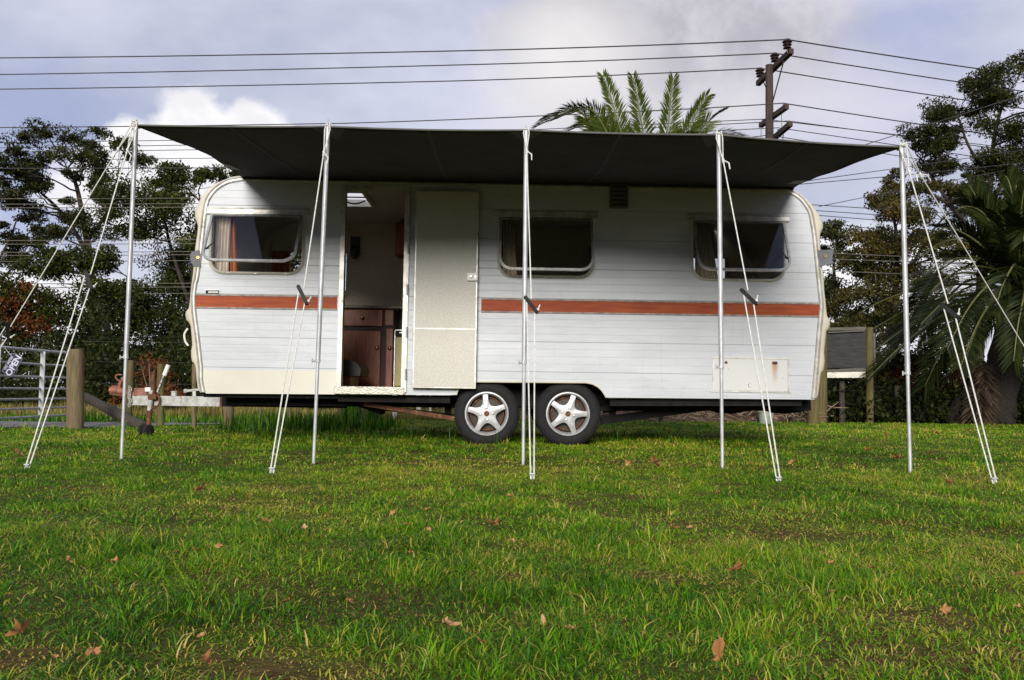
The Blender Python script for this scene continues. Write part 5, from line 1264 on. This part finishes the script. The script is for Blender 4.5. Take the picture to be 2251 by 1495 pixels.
# leaning dead trunk with hanging skirt
b0, b1 = gp(2092, 931), dp(2178, 800, 14.2)
ls = thing('dead_trunk', 'leaning dark dead palm stem at the foot of the right palm', 'tree trunk', b0)
obj('trunk', MB().tube([b0 + (b1 - b0) * (i / 6) + Vector((0, 0, .03 * math.sin(i))) for i in range(7)], [.16, .15, .15, .14, .15, .13, .12], 10), M['palm_bark'], ls, True)
dv = []
for i in range(9): dv.append(frond_mesh([Vector(p) for p in arc(b1 + Vector(rs.normal(0, .12, 3)), R(rs.uniform(100, 300)), R(rs.uniform(-70, 10)), rs.uniform(.6, 1.1), .6)], .3, 30, .018, -.3))
V = np.concatenate(dv); quads_obj('dead_leaflets', V, 4, [(0, 1, 2, 3)], np.clip(rng.normal(.2, .2, len(V)), 0, 1), M['palm_dead'], ls)

# ---- hedge, undergrowth, litter: nobody could count these
def mass(name, label, strips, leaf, m_, tint=(.4, .22), seed=0, kind='stuff', cat='undergrowth'):
    Ps, T = [], []
    for (x0, x1, D0, D1, h0, h1, n, ncl) in strips:
        cs = np.stack([rng.uniform(x0, x1, ncl), rng.uniform(D0, D1, ncl) - 7.6, np.zeros(ncl)], 1)
        hh = rng.uniform(h0, h1, ncl); idx = rng.integers(0, ncl, n)
        t = rng.uniform(0, 1, n) ** .8
        r = .42 * (1.15 - .6 * t)
        q = rng.normal(size=(n, 2)) * r[:, None] * .62
        P_ = np.stack([cs[idx, 0] + q[:, 0], cs[idx, 1] + q[:, 1], hh[idx] * t + .02], 1)
        Ps.append(P_); hu = rng.normal(0, .12, ncl); T.append(np.clip(tint[0] + hu[idx] + rng.normal(0, tint[1], n), 0, 1))
    P_ = np.concatenate(Ps); o = quads_obj(name, leaf_quads(P_, leaf, .5, .1), 4, [(0, 1, 2, 3)], np.concatenate(T), m_, origin=(0, float(P_[:, 1].mean()), 0))
    tagit(o, label, cat, None, kind); return o
mass('hedge_undergrowth', 'dark tangled hedge and undergrowth beyond the fences', [(-14, -2.0, 15.2, 18, .5, 1.5, 30000, 90), (-13, -3.4, 17.5, 20, 1.2, 2.6, 22000, 60), (-2.5, 4.0, 17.2, 19.5, .35, 1.1, 12000, 60), (1.5, 6.5, 18, 20, 1.6, 2.9, 16000, 60), (2.5, 14, 15.4, 18, .3, 1.05, 30000, 130), (4.5, 16, 17.5, 20, .8, 2.0, 24000, 70), (5.2, 9.6, 14.5, 15.2, .2, .75, 9000, 50)], .085, M['leaf_mid'])
mass('bracken', 'brown dying bracken at the foot of the right hedge', [(4.5, 10.5, 14.9, 16.0, .12, .55, 9000, 60)], .07, M['leaf_brown'], (.35, .25))
# ------------------------------------------------------------------ ground
def vnoise(x, y, s, seed):
    r = np.random.default_rng(seed); T = r.random((256, 256)); u, v = x / s + 900.3, y / s + 700.7
    i, j = np.floor(u).astype(int), np.floor(v).astype(int); f, g_ = u - i, v - j
    f, g_ = f * f * (3 - 2 * f), g_ * g_ * (3 - 2 * g_)
    a = lambda p, q: T[p % 256, q % 256]
    return (a(i, j) * (1 - f) + a(i + 1, j) * f) * (1 - g_) + (a(i, j + 1) * (1 - f) + a(i + 1, j + 1) * f) * g_
def gh(x, y):
    near = np.clip((-2.0 - y) / 2.5, 0, 1)
    return (vnoise(x, y, .55, 1) - .5) * .035 * near + (vnoise(x, y, .2, 2) - .5) * .014 * near + (vnoise(x, y, 1.9, 3) - .5) * .04 * near
def build_ground():
    xs = np.unique(np.concatenate([np.linspace(-6, 6, 161), np.linspace(-30, 30, 61), np.array([-800, -300, -120, -60, 60, 120, 300, 800])]))
    ys = np.unique(np.concatenate([np.linspace(-8.2, 0, 130), np.linspace(0, 12, 31), np.linspace(-30, -8.2, 12), np.array([16, 24, 40, 80, 160, 400, 900, -60, -150, -400])]))
    X, Y = np.meshgrid(xs, ys); Z = gh(X, Y)
    mb = MB(); mb.v = [tuple(p) for p in np.stack([X, Y, Z], -1).reshape(-1, 3)]; n = len(xs)
    mb.f = [(i * n + j, i * n + j + 1, (i + 1) * n + j + 1, (i + 1) * n + j) for i in range(len(ys) - 1) for j in range(n - 1)]
    o = obj('ground', mb, M['soil'], None, 60); o['kind'] = 'structure'
build_ground()
# gravel drive at the left, running behind the drawbar
edge_n = [gp(-900, 944), gp(-200, 942), gp(60, 942), gp(180, 942), gp(330, 938), gp(440, 934.5), gp(640, 933), gp(800, 931)]
edge_f = [gp(-900, 921), gp(-200, 921), gp(60, 921), gp(180, 922), gp(330, 923.5), gp(440, 924.5), gp(640, 925.5), gp(800, 926.5)]
mb = MB(); mb.grid([[(p.x, p.y, .012) for p in edge_n], [(p.x, p.y, .022) for p in edge_f]])
o = obj('gravel_drive', mb, M['gravel']); o['kind'] = 'structure'
road_x = np.array([p.x for p in edge_n]); road_n = np.array([p.y for p in edge_n]); road_fx = np.array([p.x for p in edge_f]); road_f = np.array([p.y for p in edge_f])
def on_road(x, y): return (x < edge_n[-1].x) & (y > np.interp(x, road_x, road_n) + .04) & (y < np.interp(x, road_fx, road_f) - .02)
# loose stones and leaf litter along the drive
st = gp(1, 1)
def tri_scatter(name, label, cat, P_, size, m_, tint):
    o = quads_obj(name, leaf_quads(P_, size, .8, 0), 4, [(0, 1, 2, 3)], tint, m_, origin=tuple(P_.mean(0))); tagit(o, label, cat, None, 'stuff'); return o

# ------------------------------------------------------------------ lawn
def pix_mask(x, y, lst):
    m_ = np.zeros_like(x)
    for px, py, rx, ry, w in lst:
        c = gp(px, py); a = gp(px + rx, py); b_ = gp(px, py - ry); c2 = gp(px, py + ry)
        RX = abs(a.x - c.x); RY = max(.04, (b_.y - c2.y) * .5)
        d = ((x - c.x) / RX) ** 2 + ((y - c.y) / RY) ** 2
        m_ = np.maximum(m_, w * np.exp(-d * .9))
    return m_
BARE = [(30, 1470, 110, 30, 1), (640, 1470, 200, 34, .95), (1165, 1212, 80, 12, .8), (1150, 1285, 70, 12, .8), (1450, 1272, 110, 14, .8), (620, 1075, 90, 8, .7), (1790, 1180, 130, 10, .8), (2120, 1050, 60, 6, .7), (2230, 1272, 70, 12, .8), (2000, 1352, 90, 14, .7), (1060, 1245, 50, 8, .6), (120, 1175, 90, 8, .6), (470, 1445, 70, 14, .7), (1620, 1290, 80, 10, .6), (1480, 1415, 60, 14, .6), (1830, 1465, 120, 16, .6), (830, 1440, 60, 16, .5), (1480, 1160, 60, 8, .6), (300, 1195, 70, 7, .5)]
STRAW = [(580, 1118, 150, 22, .9), (640, 1145, 90, 14, .8), (1150, 1035, 260, 14, .5), (1000, 1018, 200, 8, .5), (1440, 1018, 160, 8, .5), (1560, 1200, 100, 14, .5), (760, 1050, 160, 10, .4), (1900, 1245, 60, 12, .5), (1450, 1065, 120, 9, .5)]
GREEN = [(700, 1195, 160, 26, .8), (1240, 1210, 160, 30, .6), (1330, 1170, 140, 22, .6), (950, 1260, 260, 40, .5), (480, 1375, 160, 34, .6), (1180, 1420, 260, 44, .6), (1560, 1390, 130, 50, .7), (1680, 1390, 150, 40, .5), (900, 1095, 120, 14, .4), (1700, 1050, 200, 10, .3)]
LIE = [(1750, 1165, 130, 14, 1), (1900, 1195, 120, 14, 1), (2080, 1200, 110, 18, 1), (1500, 1275, 120, 16, 1), (1700, 1310, 120, 14, .8), (1430, 1070, 110, 10, .9), (240, 1185, 140, 12, .9), (2150, 1275, 120, 18, .8), (560, 1065, 130, 9, .7), (1880, 1380, 130, 18, .7)]
def blades(n, D0, D1, hm, wd, seg, seed):
    r = np.random.default_rng(seed)
    nt = max(50, n // 30); Dt = np.sqrt(r.uniform(D0 ** 2, D1 ** 2, nt)); tx = r.uniform(-1, 1, nt) * (.66 * Dt + .55); ty = Dt - 7.6
    th = np.exp(r.normal(0, .38, nt)); ti = r.integers(0, nt, n); sig = (.020 + .0045 * D0)
    ox, oy = r.normal(0, sig, n), r.normal(0, sig, n); x, y = tx[ti] + ox, ty[ti] + oy
    lone = r.uniform(0, 1, n) < .42; Du = np.sqrt(r.uniform(D0 ** 2, D1 ** 2, n))
    x = np.where(lone, r.uniform(-1, 1, n) * (.66 * Du + .55), x); y = np.where(lone, Du - 7.6, y)
    oaz = np.arctan2(oy, ox); orad = np.where(lone, .5, np.hypot(ox, oy) / sig); hf = np.where(lone, .72, th[ti]); thue = np.where(lone, 0, (r.normal(0, .17, nt))[ti])
    bare = pix_mask(x, y, BARE); straw = pix_mask(x, y, STRAW); green = pix_mask(x, y, GREEN)
    c1 = vnoise(x, y, .16, 21); c2 = vnoise(x, y, .5, 22); c3 = vnoise(x, y, 1.5, 23)
    dens = np.clip(.45 + .8 * c1 + .5 * c2 - .8 * bare + .15 * green, .22, 1)
    keep = (r.uniform(0, 1, n) < dens) & ~on_road(x, y)
    # wheels stand on the lawn: keep it out of the tyres
    keep &= ~((np.abs(y - .12) < .12) & ((np.abs(x + .22) < .2) | (np.abs(x - .49) < .2)))
    x, y, bare, straw, green, c1, c2, c3, lone, oaz, orad, hf, thue = (q[keep] for q in (x, y, bare, straw, green, c1, c2, c3, lone, oaz, orad, hf, thue)); N = len(x)
    tuft = np.clip((c1 - .5) * 2.2 + (c2 - .45) * 1.2, 0, 1)
    h = hf * hm * (.45 + .75 * tuft + .45 * green * c1 + .25 * c3) * r.uniform(.55, 1.4, N) * (1 - .5 * straw) * (1 - .45 * bare)
    under = np.exp(-((y - .75) / .75) ** 2) * (np.abs(x + .2) < 2.75)
    tall = (r.uniform(0, 1, N) < .035) & (under > .25) & (c2 > .42); h = np.where(tall, r.uniform(.07, .19, N), h)
    long_ = r.uniform(0, 1, N) < .02; h = np.where(long_ & (D0 < 4), h * 1.9, h)
    az = np.where(lone, r.uniform(0, 6.2832, N), oaz + r.normal(0, .55, N))
    bend = np.clip(r.normal(.55, .25, N) + .38 * orad + .5 * (c2 - .5) + .25 * straw, .08, 1.5)
    lie = (r.uniform(0, 1, N) < .26 + .6 * pix_mask(x, y, LIE) + .6 * bare + .25 * (vnoise(x, y, .3, 33) > .66)); bend = np.where(lie, r.uniform(1.2, 1.75, N), bend)
    w = wd * r.uniform(.6, 1.4, N) * np.where(long_, 1.3, 1)
    dirx, diry = np.cos(az), np.sin(az); z0 = gh(x, y)
    sa = az + math.pi / 2 + r.normal(0, .5, N); sx, sy = np.cos(sa), np.sin(sa)
    ts = [0, .4, .75, 1.0] if seg == 3 else [0, .55, 1.0]
    ws = [.8, 1.0, .7, 0] if seg == 3 else [.9, .9, 0]
    rows = []
    for t, wf in zip(ts, ws):
        ang = bend * t; out = h * t * np.sin(ang * .85); up_ = h * t * np.cos(ang * .85)
        cx, cy, cz = x + dirx * out, y + diry * out, z0 - .004 + up_
        cz = np.maximum(cz, z0 + .002 * (t > 0))
        if wf == 0: rows.append(np.stack([cx, cy, cz], 1)[:, None])
        else:
            k = w * wf * .5; rows.append(np.stack([np.stack([cx - sx * k, cy - sy * k, cz], 1), np.stack([cx + sx * k, cy + sy * k, cz], 1)], 1))
    V = np.concatenate(rows, 1)
    tint = .44 + .30 * (c3 - .5) + .30 * (vnoise(x, y, .28, 41) - .5) + r.normal(0, .14, N) + .24 * straw - .10 * green + .10 * bare + thue - .09 * np.clip((2.5 - (y + 7.6)) / .9, 0, 1)  # nearest blades tinted darker: lush growth, with vignette-style darkening put into the colour
    dead = r.uniform(0, 1, N) < (.04 + .28 * straw + .55 * bare + .14 * (vnoise(x, y, .22, 43) > .68)); dead |= lie & (r.uniform(0, 1, N) < .22); tint = np.where(dead, r.uniform(.66, 1.0, N), tint); tint = np.where(tall, r.uniform(.0, .16, N), tint)
    return V, np.clip(tint, 0, 1)
F7 = [(0, 1, 3, 2), (2, 3, 5, 4), (4, 5, 6)]; F5 = [(0, 1, 3, 2), (2, 3, 4)]
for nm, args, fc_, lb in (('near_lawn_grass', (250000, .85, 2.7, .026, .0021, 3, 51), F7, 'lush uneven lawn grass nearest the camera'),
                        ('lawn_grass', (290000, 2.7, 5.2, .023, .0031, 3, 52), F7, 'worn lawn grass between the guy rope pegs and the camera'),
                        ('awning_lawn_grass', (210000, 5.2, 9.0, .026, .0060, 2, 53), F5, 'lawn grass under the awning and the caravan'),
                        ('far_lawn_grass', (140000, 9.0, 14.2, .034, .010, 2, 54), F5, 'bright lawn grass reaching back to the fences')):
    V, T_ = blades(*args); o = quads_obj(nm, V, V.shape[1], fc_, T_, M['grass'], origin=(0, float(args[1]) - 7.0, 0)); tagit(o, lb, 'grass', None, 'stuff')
# dry verge grass beyond the drive
def verge(x0, x1, D0, D1, n, hm, seed):
    r = np.random.default_rng(seed); x = r.uniform(x0, x1, n); y = r.uniform(D0, D1, n) - 7.6; h = hm * r.uniform(.4, 1.4, n) * (.5 + vnoise(x, y, .6, 61)); az = r.uniform(0, 6.28, n); b_ = r.uniform(.05, .5, n); w = .012
    rows = []
    for t, wf in ((0, 1), (.55, .8), (1, 0)):
        p = np.stack([x + np.cos(az) * h * t * b_ * t, y + np.sin(az) * h * t * b_ * t, h * t], 1); s_ = np.stack([-np.sin(az), np.cos(az), 0 * az], 1) * w * wf * .5
        rows.append(p[:, None] if wf == 0 else np.stack([p - s_, p + s_], 1))
    return np.concatenate(rows, 1), np.clip(r.normal(.5, .25, n), 0, 1)
parts = [verge(-9.5, -.5, 14.0, 15.4, 12000, .15, 71), verge(-2.2, 0.2, 13.8, 15.0, 3000, .13, 72)]
V = np.concatenate([p[0] for p in parts]); T_ = np.concatenate([p[1] for p in parts])
o = quads_obj('dry_verge_grass', V, 5, F5, T_, M['dry_grass'], origin=(-4, 7.2, 0)); tagit(o, 'yellowing dry grass along the far side of the drive', 'grass', None, 'stuff')
parts = [verge(-7.2, -2.2, 11.3, 12.0, 2500, .10, 73), verge(-3.2, -1.4, 9.5, 11.5, 1500, .16, 74)]
V = np.concatenate([p[0] for p in parts]); T_ = np.clip(np.concatenate([p[1] for p in parts]) - .3, 0, 1)
o = quads_obj('weedy_grass', V, 5, F5, T_, M['grass'], origin=(-4, 4, 0)); tagit(o, 'rough green weeds at the edge of the drive', 'grass', None, 'stuff')
V, T_ = verge(-2.55, -2.0, 13.2, 13.7, 260, .55, 75); o = quads_obj('grass_clump', V, 5, F5, T_ * .4, M['grass'], origin=(-2.3, 5.8, 0)); tagit(o, 'tall green grass clump by the drive, seen under the caravan', 'grass clump')

# pile of cut branches and litter seen under the rear of the caravan
rs2 = np.random.default_rng(8)
mb = MB(); xs = np.linspace(1.1, 5.0, 30); ys = np.linspace(6.7, 8.6, 9); rows = []
for j, y in enumerate(ys):
    rows.append([(x, y, .03 + (.34 * math.sin(math.pi * min(1, j / 8 * .9 + .08)) * (.6 + .4 * mnoise.noise(Vector((x * .9, y, 2)))) + .05 * mnoise.noise(Vector((x * 4, y * 4, 0)))) * (1.0 if x < 4.4 else .6) * min(1, (x - 1.1) / .5 + .1) * min(1, (5.0 - x) / .5 + .05) if 0 < j < 8 else -.03) for x in xs])
mb.grid(rows); heap = obj('litter_bank', mb, M['mulch'], None, 60, origin=(4.3, 7.6, 0)); tagit(heap, 'low bank of brown leaf litter seen under the rear of the caravan', 'litter', None, 'stuff')
mb = MB()
for k in range(330):
    x = rs2.uniform(1.0, 5.1); y = rs2.uniform(6.3, 7.4); z = max(.02, .26 * math.sin(math.pi * min(1, max(0, (y - 6.4) / 2.0)))) + rs2.uniform(0, .10); l = rs2.uniform(.12, .5); a = rs2.uniform(0, 6.28); e = rs2.normal(0, .45)
    d = Vector((math.cos(a) * math.cos(e), math.sin(a) * math.cos(e), math.sin(e))) * l; p = Vector((x, y, z)); mb.tube([p, p + d * .5 + Vector(rs2.normal(0, .02, 3)), p + d], [.011, .009, .004], 5)
o = obj('cut_branches', mb, M['dry_stick'], None, origin=(3.5, 6.9, 0)); tagit(o, 'tangle of dry cut sticks on the litter bank', 'branches', None, 'stuff')
P_ = np.stack([rs2.uniform(-9, -2, 900), rs2.uniform(11.0, 12.6, 900) - 7.6, np.full(900, .03)], 1); tri_scatter('drive_litter', 'small leaf litter scattered on the gravel drive', 'leaf litter', P_, .022, M['palm_dead'], rs2.uniform(0, .6, 900))

# ------------------------------------------------------------------ fallen leaves
def leaf_mesh(seed, nm='fallen_leaf', curl=1.0, tone=None):
    r = np.random.default_rng(seed); lob = [(0, 1.0), (12, .86), (26, .72), (42, .60), (60, .50), (80, .44), (104, .42), (126, .40), (150, .42), (172, .3)] if seed % 3 == 1 else [(0, 1.0), (14, .55), (28, .62), (50, .92), (64, .5), (80, .52), (104, .72), (122, .4), (150, .36), (172, .12)]
    pts = [(R(a + r.normal(0, 3)), l * r.uniform(.85, 1.1)) for a, l in lob]; pts = pts + [(-a, l * r.uniform(.85, 1.1)) for a, l in pts[::-1][:-1]]
    bm = bmesh.new(); cv = bm.verts.new((0, 0, 0)); cu, cb = curl * r.uniform(.35, .9), curl * r.uniform(.1, .7)
    def pos(a, l): x, y = l * math.cos(a), l * math.sin(a); return (x, y * .85, cu * (abs(y) ** 1.5) + cb * x * x * .6 + .10 * math.sin(5 * a + seed) + r.normal(0, .045))
    mids = [bm.verts.new(pos(a, l * .55)) for a, l in pts]; outs = [bm.verts.new(pos(a, l)) for a, l in pts]; n = len(pts)
    for i in range(n):
        j = (i + 1) % n; bm.faces.new((cv, mids[i], mids[j])); bm.faces.new((mids[i], outs[i], outs[j], mids[j]))
    s0 = [bm.verts.new(p) for p in ((-.02, -.015, .01), (-.02, .015, .01), (-.75, .01, .12 + cb * .1), (-.75, -.01, .12 + cb * .1))]; bm.faces.new(s0)
    me = bpy.data.meshes.new(nm); bm.to_mesh(me); bm.free(); me.polygons.foreach_set('use_smooth', [True] * len(me.polygons)); at_ = me.attributes.new('tint', 'FLOAT', 'POINT'); nv = len(me.vertices)
    at_.data.foreach_set('value', np.clip((tone if tone is not None else r.uniform(.05, .8)) + r.normal(0, .16, nv), 0, 1).astype(np.float32)); me.materials.append(M['dead_leaf']); return me
LM = [leaf_mesh(s) for s in range(6)]
rl = np.random.default_rng(77); n_leaf = [0]
def leaf(px, py, size, label=None, upright=0.0, mesh=None, dz=.036):
    g_ = gp(px, py); z = float(gh(np.array([g_.x]), np.array([g_.y]))[0]); g_ = gp(px, py, z + dz)
    D = g_.y + 7.6; o = bpy.data.objects.new('fallen_leaf', mesh or LM[rl.integers(0, 6)]); COL.objects.link(o)
    o.location = g_; s_ = size * .74 * D / F; o.scale = (s_, s_, s_)
    o.rotation_euler = (R(rl.normal(12, 20)) + upright, R(rl.normal(0, 20)), rl.uniform(0, 6.28)); n_leaf[0] += 1
    if upright: o.rotation_euler = (R(12), R(-78), R(-70))
    tagit(o, label or 'small dry brown leaf lying in the lawn', 'leaf', 'dry leaves fallen on the lawn')
leaf(1580, 1438, 62, 'orange-brown leaf standing upright in the grass at the bottom right', 1.2, leaf_mesh(7, curl=.45, tone=.34), .05)
leaf(1617, 1250, 46, 'large curled brown leaf on the grass above the upright orange leaf'); leaf(45, 1385, 66, 'large dark brown maple leaf at the lower left edge of the lawn'); leaf(152, 1232, 40, 'rusty brown leaf up on the grass at the left, above the maple leaf')
leaf(1440, 1019, 46, 'broad brown leaf lying flat behind the middle guy rope peg'); leaf(1087, 1152, 42, 'crinkled pinkish brown leaf near the centre of the lawn'); leaf(435, 1077, 30, 'pale tan leaf on the lawn below the front of the caravan'); leaf(587, 1147, 28, 'palest buff leaf, in the straw-coloured patch of lawn'); leaf(980, 1370, 44, 'brown leaf half sunk in the tall grass at bottom centre')
for px, py, s_ in ((205, 1430, 42), (455, 1455, 40), (445, 1395, 20), (862, 1130, 22), (250, 1235, 24), (388, 1213, 22), (425, 1207, 22), (480, 1203, 26), (1545, 1285, 26), (1378, 1018, 18), (775, 1210, 18), (900, 1215, 18), (1128, 1190, 16), (1123, 1090, 20), (897, 1152, 16), (942, 1163, 18), (670, 1162, 22), (760, 1148, 18), (40, 998, 30), (1975, 1005, 26), (2060, 952, 20), (2130, 945, 18), (1745, 1015, 24), (1672, 1031, 22), (1650, 1020, 16), (1905, 990, 18), (2042, 998, 14), (2085, 1060, 22), (1352, 1124, 16), (1480, 1160, 22), (1515, 1160, 20), (1800, 1198, 18), (1822, 1238, 20), (1830, 1300, 18), (1920, 1248, 24), (2075, 1340, 30), (2240, 1335, 20), (1390, 1195, 18), (1250, 1380, 30), (1195, 1370, 26), (1410, 1390, 16), (765, 1320, 24), (1060, 1410, 24), (795, 957, 14), (555, 1090, 14), (2235, 1262, 26), (1575, 1085, 16), (1950, 955, 14), (120, 1445, 18), (635, 1318, 34), (1290, 1350, 14), (1660, 1110, 14), (1010, 1325, 14), (940, 1120, 14)):
    leaf(px, py, s_)
